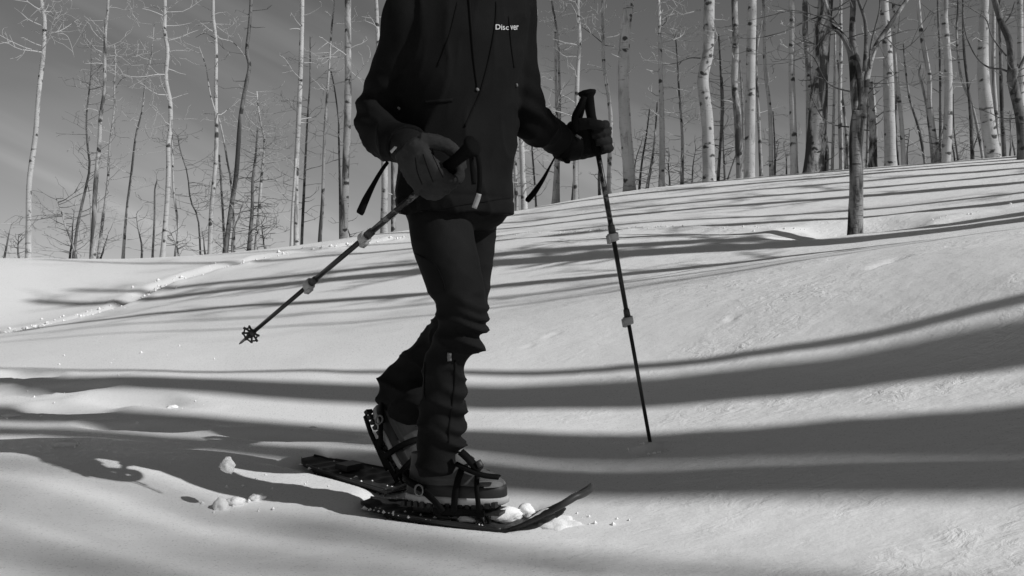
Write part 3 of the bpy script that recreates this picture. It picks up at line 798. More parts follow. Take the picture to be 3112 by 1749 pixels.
# ------------------------------------------------------------------ the walker
_path = []
def tubeS(mb, pts, n=32, sub=5):
    """pts: (survey x, survey y, distance, radius); resampled and lofted"""
    q = [tuple(S(a, b, d))+(r,) for a, b, d, r in pts]
    k = smoothpath(q, (len(q)-1)*sub+1)
    mb.tube([Vector(p[:3]) for p in k], [max(p[3], .004) for p in k], n)
    return [(Vector(p[:3]), p[3]) for p in k]
R_ARM = [(1262,0,2.95,.080),(1226,62,2.92,.072),(1203,150,2.93,.063),(1178,240,2.96,.063),(1157,310,2.98,.064),(1152,365,2.97,.068),(1165,408,2.92,.064),(1198,428,2.84,.061),(1238,441,2.765,.058)]
L_ARM = [(1545,0,3.10,.080),(1566,60,3.11,.072),(1575,145,3.12,.064),(1585,232,3.13,.064),(1597,314,3.14,.064),(1615,362,3.16,.063),(1660,400,3.24,.055),(1700,422,3.30,.049),(1716,431,3.33,.046)]
R_LEG = [(1340,590,2.99,.105),(1338,660,2.97,.097),(1342,715,2.95,.092),(1355,768,2.935,.088),(1377,840,2.91,.081),(1398,897,2.90,.073),(1403,945,2.90,.070),(1396,1003,2.915,.067),(1374,1060,2.93,.066),(1354,1110,2.945,.065),(1348,1208,2.955,.066),(1338,1305,2.965,.068),(1334,1365,2.965,.069),(1334,1418,2.962,.068),(1336,1445,2.960,.062)]
L_LEG = [(1432,590,3.10,.105),(1420,660,3.12,.094),(1416,730,3.13,.092),(1414,806,3.13,.086),(1408,897,3.14,.078),(1398,955,3.16,.074),(1375,1003,3.19,.070),(1330,1056,3.25,.066),(1260,1128,3.33,.067),(1204,1190,3.39,.074),survey(MBL@Vector((-.012,0,.195)))+(.080,), survey(MBL@Vector((-.014,0,.150)))+(.080,), survey(MBL@Vector((-.010,0,.118)))+(.070,), survey(MBL@Vector((-.002,0,.100)))+(.060,)]
TORSO = [(655,1394,.188,.138),(640,1392,.190,.139),(604,1388,.193,.140),(540,1384,.188,.138),(480,1388,.186,.135),(420,1392,.186,.135),(340,1392,.188,.135),(240,1395,.198,.140),(130,1400,.208,.145),(40,1402,.210,.145),(-20,1405,.200,.135),(-65,1407,.168,.115),(-95,1408,.115,.092),(-120,1410,.082,.082),(-165,1412,.076,.080)]
def torso_rings(scale=1.0, n=48):
    rings = []
    for sy, cx, hw, hd in [tuple(t) for t in smoothpath(TORSO, 46)]:
        k = min(1, max(0, (640-sy)/600))
        f = (F_HEM*(1-k)+F_CHEST*k).normalized()
        rings.append(ring(S(cx, sy, 3.02), left_of(f), f, hw*scale, hd*scale, n, 2.25))
    return rings
def facing(z):
    sy = YHS-(z-CZ)*FS/3.02; k = min(1, max(0, (640-sy)/600))
    return (F_HEM*(1-k)+F_CHEST*k).normalized()

# --- body: one continuous skin, head included (mostly hidden by the clothes)
mb = MB()
rr = torso_rings(0.80, 32)
mb.rings(rr)
def shrink(p, k): return [(a, b, d, r*k) for a, b, d, r in p]
tubeS(mb, shrink(R_ARM, .70)+[(1262,462,2.75,.030)], 20); tubeS(mb, shrink(L_ARM, .70)+[(1765,437,3.345,.028)], 20)
tubeS(mb, shrink(R_LEG[:-3], .62)+[(1334,1400,2.965,.028)], 20); tubeS(mb, shrink(L_LEG[:-4], .62)+[(1195,1225,3.41,.028)], 20)
HEAD = S(1424, -262, 2.99); HF = F_dir(.80, -.60); HL = left_of(HF)
tubeS(mb, [(1408,-60,3.01,.062),(1413,-150,3.0,.058),(1420,-235,2.99,.060)], 20)
hr = []
for i in range(19):                     # skull, jaw, nose and brow by profile
    t = i/18; zz = 0.125-0.245*t
    w = .078*math.sin(math.pi*min(1, (t+.04)/1.0))**.55 if t < .96 else .03
    dp = .098*math.sin(math.pi*min(1, (t+.03)/1.03))**.5
    w *= 1-.28*max(0, (t-.55)/.45); c = HEAD+Vector((0,0,zz))+HF*(.012*t-.004)
    r = ring(c, HL, HF, max(w, .012), max(dp, .012), 28, 2.1); 
    for j in range(28):
        a = 2*math.pi*j/28; fr = max(0, math.sin(a))
        nose = .026*math.exp(-((t-.62)/.10)**2)*max(0, fr)**24
        brow = .006*math.exp(-((t-.44)/.05)**2)*max(0, fr)**3
        socket = -.008*math.exp(-((t-.51)/.035)**2)*math.exp(-((abs(math.cos(a))-.38)/.16)**2)*(fr > .3)
        lips = .006*math.exp(-((t-.79)/.03)**2)*max(0, fr)**8
        chin = .010*math.exp(-((t-.95)/.06)**2)*max(0, fr)**5
        r[j] = r[j]+HF*(nose+brow+socket+lips+chin)
    hr.append(r)
mb.rings(hr)
for s in (-1, 1):
    c = HEAD+HL*(s*.078)+Vector((0,0,-.012))
    mb.rings([ring(c+HL*(s*k*.010)+Vector((0,0,0)), (HF*.3-HL*s*.2).normalized() if False else HF, Vector((0,0,1)), .018*q, .030*q, 14) for k, q in ((0,.7),(1,1),(1.8,.7))])
person = remesh(mb, 'person', 0.008, M_SKIN, None, 2)
tag(person, 'walker in black jacket and trousers striding on snowshoes with two poles', 'person')
# --- hat
hb = MB(); rings_ = []
for i in range(10):
    t = i/9; a = t*math.pi/2
    rings_.append(ring(HEAD+Vector((0,0,.030+.115*math.sin(a))), HL, HF, .094*max(.06, math.cos(a)), .113*max(.06, math.cos(a)), 32, 2.1))
rings_.insert(0, ring(HEAD+Vector((0,0,.012)), HL, HF, .090, .109, 32, 2.1))
hb.rings(rings_)
hat = hb.build('hat', M_JACKET, person); hat['label'] = 'plain black knitted hat'

# --- trousers
mb = MB()
tubeS(mb, R_LEG); tubeS(mb, L_LEG)
pr = []
for sy, hw, hd in ((560,.160,.120),(600,.172,.128),(640,.170,.126),(675,.150,.110),(700,.11,.08)):
    pr.append(ring(S(1386, sy, 3.03), left_of(F_HEM), F_HEM, hw, hd, 32))
mb.rings(pr)
trousers = remesh(mb, 'trousers', 0.0062, M_PANTS, person, 3)
KNEE_Z = S(1400, 945, 2.9).z
folds = [(S(1470, 930, 2.9).z, .010, .014), (S(1470, 968, 2.9).z, .014, .012), (S(1460, 1000, 2.9).z, .015, .013), (S(1450, 1055, 2.9).z, .020, .016),
         (S(1420, 1205, 2.9).z, .012, .016), (S(1412, 1258, 2.9).z, .008, .012), (S(1412, 1312, 2.9).z, .014, .016), (S(1410, 1362, 2.9).z, .012, .014)]
def trouser_fold(p, n):
    below = min(1, max(0, (KNEE_Z+.10-p.z)/.16))
    w = Vector((mnoise.noise(p*5), mnoise.noise(p*5+Vector((7,0,0))), 0))*.35
    a = rid(Vector((p.x*6+w.x, p.y*6+w.y, p.z*17+p.x*5)))*(.003+.010*below)
    b = mnoise.noise(Vector((p.x*9+4, p.y*9, p.z*5+w.x)))*.006*(1-.5*below)
    c = 0
    if p.y < 3.08 and p.z > .12:           # bagged folds on the front of the leading leg
        fr = max(0, n.dot(Vector((.95, -.25, 0))))
        for z0, amp, wd in folds:
            zz = p.z-z0-(1-fr)*.035+.012*mnoise.noise(p*7)
            c += amp*1.45*math.exp(-(zz/wd)**2)*(.10+.90*fr)
        c -= .006*below*fr
    return a+b+c
displace(trousers, trouser_fold)
# side seam and knee patch edge
def on_surface(o, p, dirv, off=.0015):
    """cast from outside p back onto the mesh o"""
    hit, loc, nrm, _ = o.ray_cast(Vector(p)+dirv*.4, -dirv)
    return (loc+nrm*off, nrm) if hit else (Vector(p), dirv)
CAMV = Vector((0,-1,0))
def surf_strip(o, pts, name, m, parent, wid=.0022, thick=.0012, n=24, off=.001):
    k = smoothpath([tuple(S(*q)) for q in pts], n); P = []; N = []
    for q in k:
        loc, nr = on_surface(o, q, (Vector((0,0,CZ))-Vector(q)).normalized(), off); P.append(loc); N.append(nr)
    b = MB(); b.strip(P, wid, N, thick)
    return b.build(name, m, parent)
bpy.context.view_layer.update()
surf_strip(trousers, [(1382,1095,2.9),(1381,1160,2.9),(1374,1225,2.9),(1365,1290,2.9),(1362,1345,2.9)], 'seam', M_SEAM, trousers, .0025)
surf_strip(trousers, [(1292,1100,2.9),(1290,1160,2.9),(1291,1215,2.9)], 'seam', M_SEAM, trousers, .0015)
surf_strip(trousers, [(1262,770,2.9),(1318,800,2.9),(1345,850,2.9),(1352,880,2.9)], 'seam', M_SEAM, trousers, .0018)
surf_strip(trousers, [(1367,1070,2.9),(1366,1082,2.9),(1366,1096,2.9)], 'zip_pull', M_GREYWEB, trousers, .006, .002, 6, .003)

# --- jacket
mb = MB()
mb.rings(torso_rings(1.0))
tubeS(mb, R_ARM); tubeS(mb, L_ARM)
jacket = remesh(mb, 'jacket', 0.0068, M_JACKET, person, 3)
E_R = S(1155, 350, 2.97); E_L = S(1612, 362, 3.15)
def jacket_fold(p, n):
    w = mnoise.noise(p*3.0)
    a = rid(Vector((p.x*6+w, p.y*6, p.z*2.6+p.x*3)))*.011+rid(Vector((p.x*15+2*w, p.y*15, p.z*6-p.x*6)))*.0035
    b = mnoise.noise(Vector((p.x*10, p.y*10, p.z*9)))*.005
    c = 0
    for e, ax in ((E_R, 60), (E_L, 60)):
        d = (p-e).length
        if d < .20: c += .009*math.exp(-(d/.10)**2)*math.sin((p.z-e.z)*95+(p.x-e.x)*45+3*w)
    hem = -.004*math.exp(-((p.z-HEM_Z-.040)/.006)**2) if abs(p.x+.15) < .25 and p.z < HEM_Z+.12 else 0
    return a+b+c+hem
HEM_Z = S(1390, 645, 3.02).z
displace(jacket, jacket_fold)
bpy.context.view_layer.update()
surf_strip(jacket, [(1425,-10,2.9),(1432,80,2.9),(1440,180,2.9),(1452,275,2.9)], 'zipper', M_SEAM, jacket, .0035, .002, 40)
surf_strip(jacket, [(1390,5,2.9),(1370,90,2.9),(1350,150,2.9),(1330,200,2.9)], 'seam', M_SEAM, jacket, .002)
surf_strip(jacket, [(1508,5,2.9),(1505,70,2.9),(1490,160,2.9),(1462,270,2.9),(1432,340,2.9),(1412,385,2.9)], 'seam', M_SEAM, jacket, .0028, .0014, 34)
surf_strip(jacket, [(1545,50,2.95),(1552,130,2.95),(1562,205,2.95)], 'seam', M_SEAM, jacket, .0018)
surf_strip(jacket, [(1290,312,2.9),(1330,308,2.9),(1375,303,2.9)], 'pocket_flap', M_JACKET, jacket, .005, .002, 14, .001)
surf_strip(jacket, [(1280,640,2.9),(1340,634,2.9),(1400,622,2.9),(1470,612,2.9),(1550,600,2.9)], 'seam', M_SEAM, jacket, .0015)
for q in ((1450,272),(1568,258),(1213,328)):
    loc, nr = on_surface(jacket, S(q[0], q[1], 2.95), (Vector((0,0,CZ))-S(q[0], q[1], 2.95)).normalized(), .002)
    b = MB(); tz = nr.orthogonal().normalized(); b.rings([ring(loc+nr*h, tz, nr.cross(tz), r, r*1.3, 10) for h, r in ((-.001,.004),(.003,.004),(.004,.002))])
    b.build('cord_end', M_GREYWEB, jacket)
# --- chest lettering
def lettering(txt, sx0, sx1, sy0, sy1):
    cu = bpy.data.curves.new('lettering', 'FONT'); cu.body = txt; cu.extrude = 0.0; cu.size = 1.0; cu.offset = .012; cu.resolution_u = 3
    o = bpy.data.objects.new('t', cu); COL.objects.link(o)
    dg = bpy.context.evaluated_depsgraph_get(); dg.update()
    me = bpy.data.meshes.new_from_object(o.evaluated_get(dg)); bpy.data.objects.remove(o)
    X = [v.co.x for v in me.vertices]; Y = [v.co.y for v in me.vertices]
    x0, x1, y0, y1 = min(X), max(X), min(Y), max(Y)
    b = MB()
    for v in me.vertices:
        sx = sx0+(v.co.x-x0)/(x1-x0)*(sx1-sx0); sy = sy1+(v.co.y-y0)/(y1-y0)*(sy0-sy1)
        p = S(sx, sy, 2.95)
        loc, nr = on_surface(jacket, p, (Vector((0,0,CZ))-p).normalized(), .0025)
        b.v.append(loc)
    for f in me.polygons: b.face(tuple(f.vertices))
    bpy.data.meshes.remove(me)
    return b.build('lettering', M_PRINT, jacket, smooth=False)
lettering('Disc', 1505, 1544, 74, 90)
lettering('ver', 1549, 1574, 76, 90)

# ------------------------------------------------------------------ poles
def place(base, axis, side):
    z = axis.normalized(); x = (side-z*side.dot(z)).normalized(); y = z.cross(x)
    return Matrix(((x.x,y.x,z.x,base.x),(x.y,y.y,z.y,base.y),(x.z,y.z,z.z,base.z),(0,0,0,1)))
def lathe(mb, M, prof, n=16, a=1.0, b=1.0):
    rings_ = []
    for h, r in prof:
        rings_.append([M@Vector((r*a*math.cos(2*math.pi*j/n), r*b*math.sin(2*math.pi*j/n), h)) for j in range(n)])
    mb.rings(rings_)
def trekking_pole(tip, top, side, c1, c2, label, upper_mat, basket_h=.075, loop=True):
    ax = top-tip; L = ax.length; M = place(tip, ax, side)
    root = empty('trekking_pole', tip)
    def part(name, m, *profs, a=1.0, b=1.0, n=16):
        q = MB()
        for pr_ in profs: lathe(q, M, pr_, n, a, b)
        return q.build(name, m, root)
    part('tip', M_STEEL, [(0,.0015),(.012,.004),(.05,.005)])
    part('lower_shaft', M_SHAFT, [(.045,.0065),(c1,.0068)])
    part('middle_shaft', M_SHAFT, [(c1-.01,.0078),(c2,.0080)])
    part('upper_shaft', upper_mat, [(c2-.01,.0090),(L-.20,.0092)])
    for c, r in ((c1,.0085),(c2,.0098)):
        cl = part('clamp', M_CLAMP, [(c-.022,r),(c-.020,r+.0065),(c+.004,r+.0068),(c+.006,r+.004)], a=1.25)
        q = MB(); lathe(q, M, [(c+.006,r+.003),(c+.03,r+.0022),(c+.034,r)], 14); q.build('collar', M_CLAMP_D, cl)
        q = MB(); q.box(M@Vector((r+.009,0,c-.012)), M.to_3x3()@Vector((.0045,0,0)), M.to_3x3()@Vector((0,.008,0)), M.to_3x3()@Vector((0,0,.014))); q.build('lever', M_CLAMP, cl)
    part('grip', M_GRIP, [(L-.215,.011),(L-.205,.0155),(L-.17,.0165),(L-.14,.0150),(L-.11,.0170),(L-.085,.0150),(L-.055,.0165),(L-.022,.019),(L-.012,.027),(L-.004,.029),(L,.026),(L+.004,.012)], a=1.12, b=.92, n=20)
    # basket: hub, notched disc
    q = MB(); lathe(q, M, [(basket_h-.012,.009),(basket_h-.008,.012),(basket_h+.012,.011),(basket_h+.020,.008)], 14)
    bk = q.build('basket', M_CLAMP_D, root)
    q = MB()
    for k in range(8):
        a0 = 2*math.pi*k/8; pts = []
        for r, da, h in ((.009,0,.004),(.020,.03,.001),(.031,.05,-.004)):
            pts.append(M@Vector((r*math.cos(a0+da), r*math.sin(a0+da), basket_h+h)))
        q.tube(pts, [.004,.0034,.0045], 5)
    rim = [M@Vector((.024*(1+.06*math.cos(8*t))*math.cos(t), .024*(1+.06*math.cos(8*t))*math.sin(t), basket_h-.005)) for t in [2*math.pi*j/40 for j in range(41)]]
    q.tube(rim, .0028, 5, cap=False); q.build('basket_spokes', M_CLAMP_D, bk)
    tag(root, label, 'pole', 'trekking poles in the hands of the walker')
    return root, M, L
P_R_TOP, P_R_TIP = S(1440, 440, 2.65), S(727, 1045, 3.34)
P_L_TOP, P_L_TIP = S(1783, 275, 3.33), S(1982, 1378, 3.53)
P_L_TIP = P_L_TIP+(P_L_TIP-P_L_TOP).normalized()*.07
def along(tip, top, sx):
    """length from the tip at which the pole passes survey column sx"""
    best = min(range(400), key=lambda i: abs(CXS+(tip+(top-tip)*(i/399)).x/(tip+(top-tip)*(i/399)).y*FS-sx))
    return (top-tip).length*best/399
poleR, MR, LR = trekking_pole(P_R_TIP, P_R_TOP, Vector((0,-.3,-1)), along(P_R_TIP, P_R_TOP, 942), along(P_R_TIP, P_R_TOP, 1112), 'trailing trekking pole lifted off the snow, basket hanging free behind', M_SHAFT_G)
poleL, ML, LL = trekking_pole(P_L_TIP, P_L_TOP, Vector((-1,-.6,0)), along(P_L_TIP, P_L_TOP, 1908), along(P_L_TIP, P_L_TOP, 1862), 'planted trekking pole standing upright with its tip in the snow', M_SHAFT_G)
def strap(pts, name, m, parent, wid=.007, face=Vector((0,-1,.2)), n=24, thick=.0011):
    k = smoothpath([tuple(S(*q[:3])) for q in pts], n)
    w = [float(v) for v in np.interp(np.linspace(0, 1, n), np.linspace(0, 1, len(pts)), [q[3] if len(q) > 3 else wid for q in pts])]
    b = MB(); b.strip([Vector(q) for q in k], w, face, thick)
    return b.build(name, m, parent)
# strap loops on the poles
strap([(1776,292,3.30,.010),(1762,325,3.28,.0115),(1749,352,3.27,.012),(1747,378,3.28,.011),(1752,402,3.30,.007)], 'strap', M_BLACK, poleL)
strap([(1776,305,3.30,.006),(1768,340,3.31,.008),(1757,375,3.32,.008),(1752,400,3.32,.006)], 'strap', M_BLACK, poleL)
strap([(1436,446,2.64,.006),(1447,462,2.645,.006),(1456,500,2.65,.0065),(1458,550,2.65,.0065),(1454,588,2.65,.0065)], 'strap', M_BLACK, poleR)
strap([(1456,588,2.648,.0065),(1450,608,2.65,.007),(1441,632,2.65,.0065)], 'strap_end', M_CLAMP, poleR, n=8)
strap([(1432,450,2.66,.006),(1434,500,2.67,.006),(1440,560,2.67,.006)], 'strap', M_BLACK, poleR)

# ------------------------------------------------------------------ gloves, closed on the grips
def glove(name, grip_c, axis, wrist, back, m, m_cuff, cuff_pts, thumb_up=1, sc=1.0):
    a = axis.normalized()
    u = wrist-grip_c; u = (u-a*u.dot(a)).normalized()
    v = a.cross(u).normalized()
    if v.dot(back) < 0: v = -v
    def L(x, y, z): return grip_c+u*x*sc+v*y*sc+a*z*sc
    wl = wrist
    mb = MB()
    # palm and back of the hand
    rings_ = []
    for t, x, y, hw, hh in ((0,.115,.030,.030,.024),(.25,.085,.034,.037,.024),(.5,.055,.038,.043,.022),(.75,.022,.040,.045,.020),(1,-.010,.038,.043,.016)):
        c = L(x, y, 0)
        if t < .3: c = c*(.35+t*2)+wl*(.65-t*2) if t == 0 else c*.8+wl*.2
        rings_.append(ring(c, a, v, hw*sc, hh*sc, 20, 2.6))
    mb.rings(rings_)
    mb.tube([L(.012,.032,-.036), L(.012,.030,.036)], [.020*sc,.020*sc], 12)
    # four fingers curled round the grip
    for i, (off, r, ln) in enumerate(((.034,.0120,1.0),(.0115,.0125,1.06),(-.0115,.0120,1.0),(-.033,.0108,.88))):
        rr_ = .0295
        pts = []
        for k in range(9):
            t = k/8; ang = math.radians(88+t*205*ln)
            pts.append(L(rr_*1.08*math.cos(ang)-.002, rr_*1.05*math.sin(ang)+.004*(1-t), off*(1-.10*t)+(.006*t*thumb_up)))
        r *= sc
        mb.tube(pts, [r*1.12, r*1.18, r*1.05, r, r*1.05, r, r*.97, r*.93, r*.75], 12)
        kn = L(-.004, .041, off); mb.rings([ring(kn+v*h*sc, u, a, q*sc, q*sc, 12) for h, q in ((-.006,.008),(.003,.0125),(.009,.008))])
    # thumb: leaves the side of the palm near its base, closes over the fingers
    tp = [L(.078,.018,.026*thumb_up), L(.055,-.004,.046*thumb_up), L(.030,-.026,.050*thumb_up), L(.004,-.040,.042*thumb_up), L(-.018,-.038,.034*thumb_up)]
    tk = [Vector(q) for q in smoothpath([tuple(q) for q in tp], 14)]
    mb.tube(tk, [(.019-.0065*(i/13))*sc for i in range(14)], 12)
    g_ = remesh(mb, name, .0034, m, person, 3)
    displace(g_, lambda p, n: .0016*rid(p*42)+.0012*mnoise.noise(p*90))
    cb = MB(); k = smoothpath([tuple(S(*q[:3]))+(q[3],) for q in cuff_pts], 14)
    cb.tube([Vector(q[:3]) for q in k], [q[3] for q in k], 24)
    c_ = cb.build('cuff', m_cuff, g_)
    displace(c_, lambda p, n: .003*rid(p*24))
    return g_
GR = MR@Vector((0,0,LR-.150)); GL = ML@Vector((0,0,LL-.165))
axR, axL = (P_R_TOP-P_R_TIP).normalized(), (P_L_TOP-P_L_TIP).normalized()
gloveR = glove('glove', GR, axR, S(1252, 452, 2.75), Vector((-.35,-1,.35)), M_GLOVE, M_GLOVE_D, [(1228,440,2.78,.050),(1246,452,2.755,.053),(1262,468,2.735,.050),(1275,484,2.72,.044)], sc=1.25)
bpy.context.view_layer.update()
for pts_ in ([(1262,478,2.7),(1268,520,2.7),(1283,560,2.7)], [(1286,468,2.7),(1300,510,2.7),(1316,552,2.7)], [(1310,462,2.7),(1328,500,2.7),(1346,538,2.7)]):
    surf_strip(gloveR, pts_, 'seam', M_BLACK, gloveR, .0012, .0008, 14, .0002)
gloveR['label'] = 'worn grey leather glove holding the trailing pole'
gloveL = glove('glove', GL, axL, S(1735, 442, 3.34), Vector((.25,1,0)), M_GLOVE_D, M_BLACK, [(1700,440,3.31,.047),(1715,444,3.32,.050),(1735,446,3.33,.047),(1760,447,3.34,.040)], sc=1.25)  # pair of the grey glove; tree shade put into its darker colour
gloveL['label'] = 'shaded glove gripping the planted pole'
strap([(1178,492,2.76,.004),(1158,520,2.75,.0045),(1135,560,2.74,.006),(1112,605,2.735,.010),(1096,642,2.73,.0115),(1092,650,2.73,.008)], 'leash', M_BLACK, gloveR, face=Vector((-.5,-1,.1)), thick=.003)
strap([(1686,478,3.31,.002),(1670,508,3.31,.003),(1650,545,3.31,.006),(1625,582,3.31,.009),(1605,606,3.31,.009),(1600,612,3.31,.005)], 'leash', M_BLACK, gloveL, face=Vector((-.3,-1,.1)), thick=.003)
strap([(1188,462,2.72,.005),(1202,447,2.715,.005),(1218,433,2.71,.005),(1231,424,2.71,.005)], 'cuff_tape', M_PRINT, gloveR, face=Vector((-.6,-1,.6)), n=10)
strap([(1714,479,3.30,.008),(1722,488,3.295,.009),(1732,492,3.29,.004)], 'cuff_tab', M_BLACK, gloveL, n=8, thick=.003)
strap([(1750,410,3.29,.004),(1766,420,3.285,.004)], 'cuff_tape', M_GREYWEB, gloveL, n=4)
# ------------------------------------------------------------------ boots
def outline(M, z, xb, xf, w, n=36, waist=.10):
    pts = []
    for j in range(n):
        t = 2*math.pi*j/n; c, s = math.cos(t), math.sin(t)
        x = (xb+xf)/2+(xf-xb)/2*math.copysign(abs(c)**.80, c)
        k = (x-xb)/(xf-xb)
        ww = w*(1-waist*math.exp(-((k-.42)/.16)**2)-.10*(1-k)**2)
        pts.append(M@Vector((x, ww*math.copysign(abs(s)**.80, s), z)))
    return pts
def make_boot(M, label):
    up = MB()
    prof = [(.030,-.098,.198,.051),(.045,-.102,.203,.053),(.060,-.102,.203,.053),(.072,-.100,.198,.050),(.084,-.098,.186,.046),(.094,-.096,.166,.043),(.104,-.094,.138,.041),(.118,-.092,.108,.039),(.135,-.090,.082,.039),(.150,-.088,.070,.039)]
    up.rings([outline(M, z, xb, xf, w, waist=.08 if z < .08 else .02) for z, xb, xf, w in [tuple(q) for q in smoothpath(prof, 40)]])
    boot = up.build('boot', M_LEATHER, person)
    displace(boot, lambda p, n: .0015*rid(p*30)+.0008*mnoise.noise(p*80))
    boot['label'] = label
    q = MB(); q.rings([outline(M, z, xb, xf, w) for z, xb, xf, w in ((.029,-.105,.206,.0555),(.033,-.107,.208,.0565),(.052,-.106,.208,.0560),(.062,-.104,.206,.0545),(.064,-.100,.200,.052))])
    q.build('rand', M_RAND, boot)
    q = MB(); q.rings([outline(M, z, xb, xf, w) for z, xb, xf, w in ((.008,-.106,.202,.054),(.014,-.111,.213,.0585),(.026,-.111,.214,.0590),(.0305,-.108,.211,.057))])
    q.build('midsole', M_MID, boot)
    q = MB()
    for i in range(15):
        x = -.098+.0205*i
        for s in (-1, 1):
            w = .030 if i not in (4, 5, 6) else .024
            q.box(M@Vector((x, s*(w+.010), .005+(.003*max(0,(i-11))))), M.to_3x3()@Vector((.0062,0,0)), M.to_3x3()@Vector((0,.014,0)), M.to_3x3()@Vector((0,0,.0075)))
    o = q.build('outsole', M_RUBBER, boot, smooth=False); o['kind'] = 'stuff'
    # toe cap: a smooth leather shell over the front
    q = MB(); rows = []
    for i in range(9):
        t = i/8
        row = []
        for j in range(15):
            s = -1+2*j/14
            ang = t*math.pi/2
            xx = .120+.082*math.cos(ang*.98)*(1-.10*s*s*0)
            yy = s*.0505*(1-.10*t)
            zz = .062+.030*math.sin(ang)*(1-.55*s*s)
            xx2 = .120+(xx-.120)*math.sqrt(max(0, 1-(abs(s)**3)*.75))
            row.append(M@Vector((xx2, yy, zz)))
        rows.append(row)
    base = len(q.v)
    for r in rows: q.v.extend(r)
    for i in range(8):
        for j in range(14):
            a_ = base+i*15+j; q.face((a_, a_+1, a_+16, a_+15))
    q.build('toe_cap', M_TOE, boot)
    # laces
    for i in range(5):
        x = .118-.020*i; z = .106+.010*i+(.010 if i > 2 else 0)
        q = MB(); q.tube([M@Vector((x-.004, -.030, z-.010)), M@Vector((x, -.014, z+.003)), M@Vector((x+.003, .004, z+.006)), M@Vector((x, .020, z+.001)), M@Vector((x-.004, .032, z-.012))], .0027, 6)
        q.build('lace', M_BLACK, boot)
    return boot
zR = max(ra.z, rb.z)
R_BOOT_O = S(1382, 1533, 2.965)
R_BOOT_O.z = max(h0(R_BOOT_O.x, R_BOOT_O.y)+.034, R_BOOT_O.z)
MBR = frame(R_BOOT_O-F_dir(.93,-.36)*.045, F_dir(.93,-.36)+Vector((0,0,.03)), Vector((0,0,1)))
bootR = make_boot(MBR, 'leading boot set flat on its snowshoe')
bootL = make_boot(MBL, 'trailing boot with its heel lifted high')

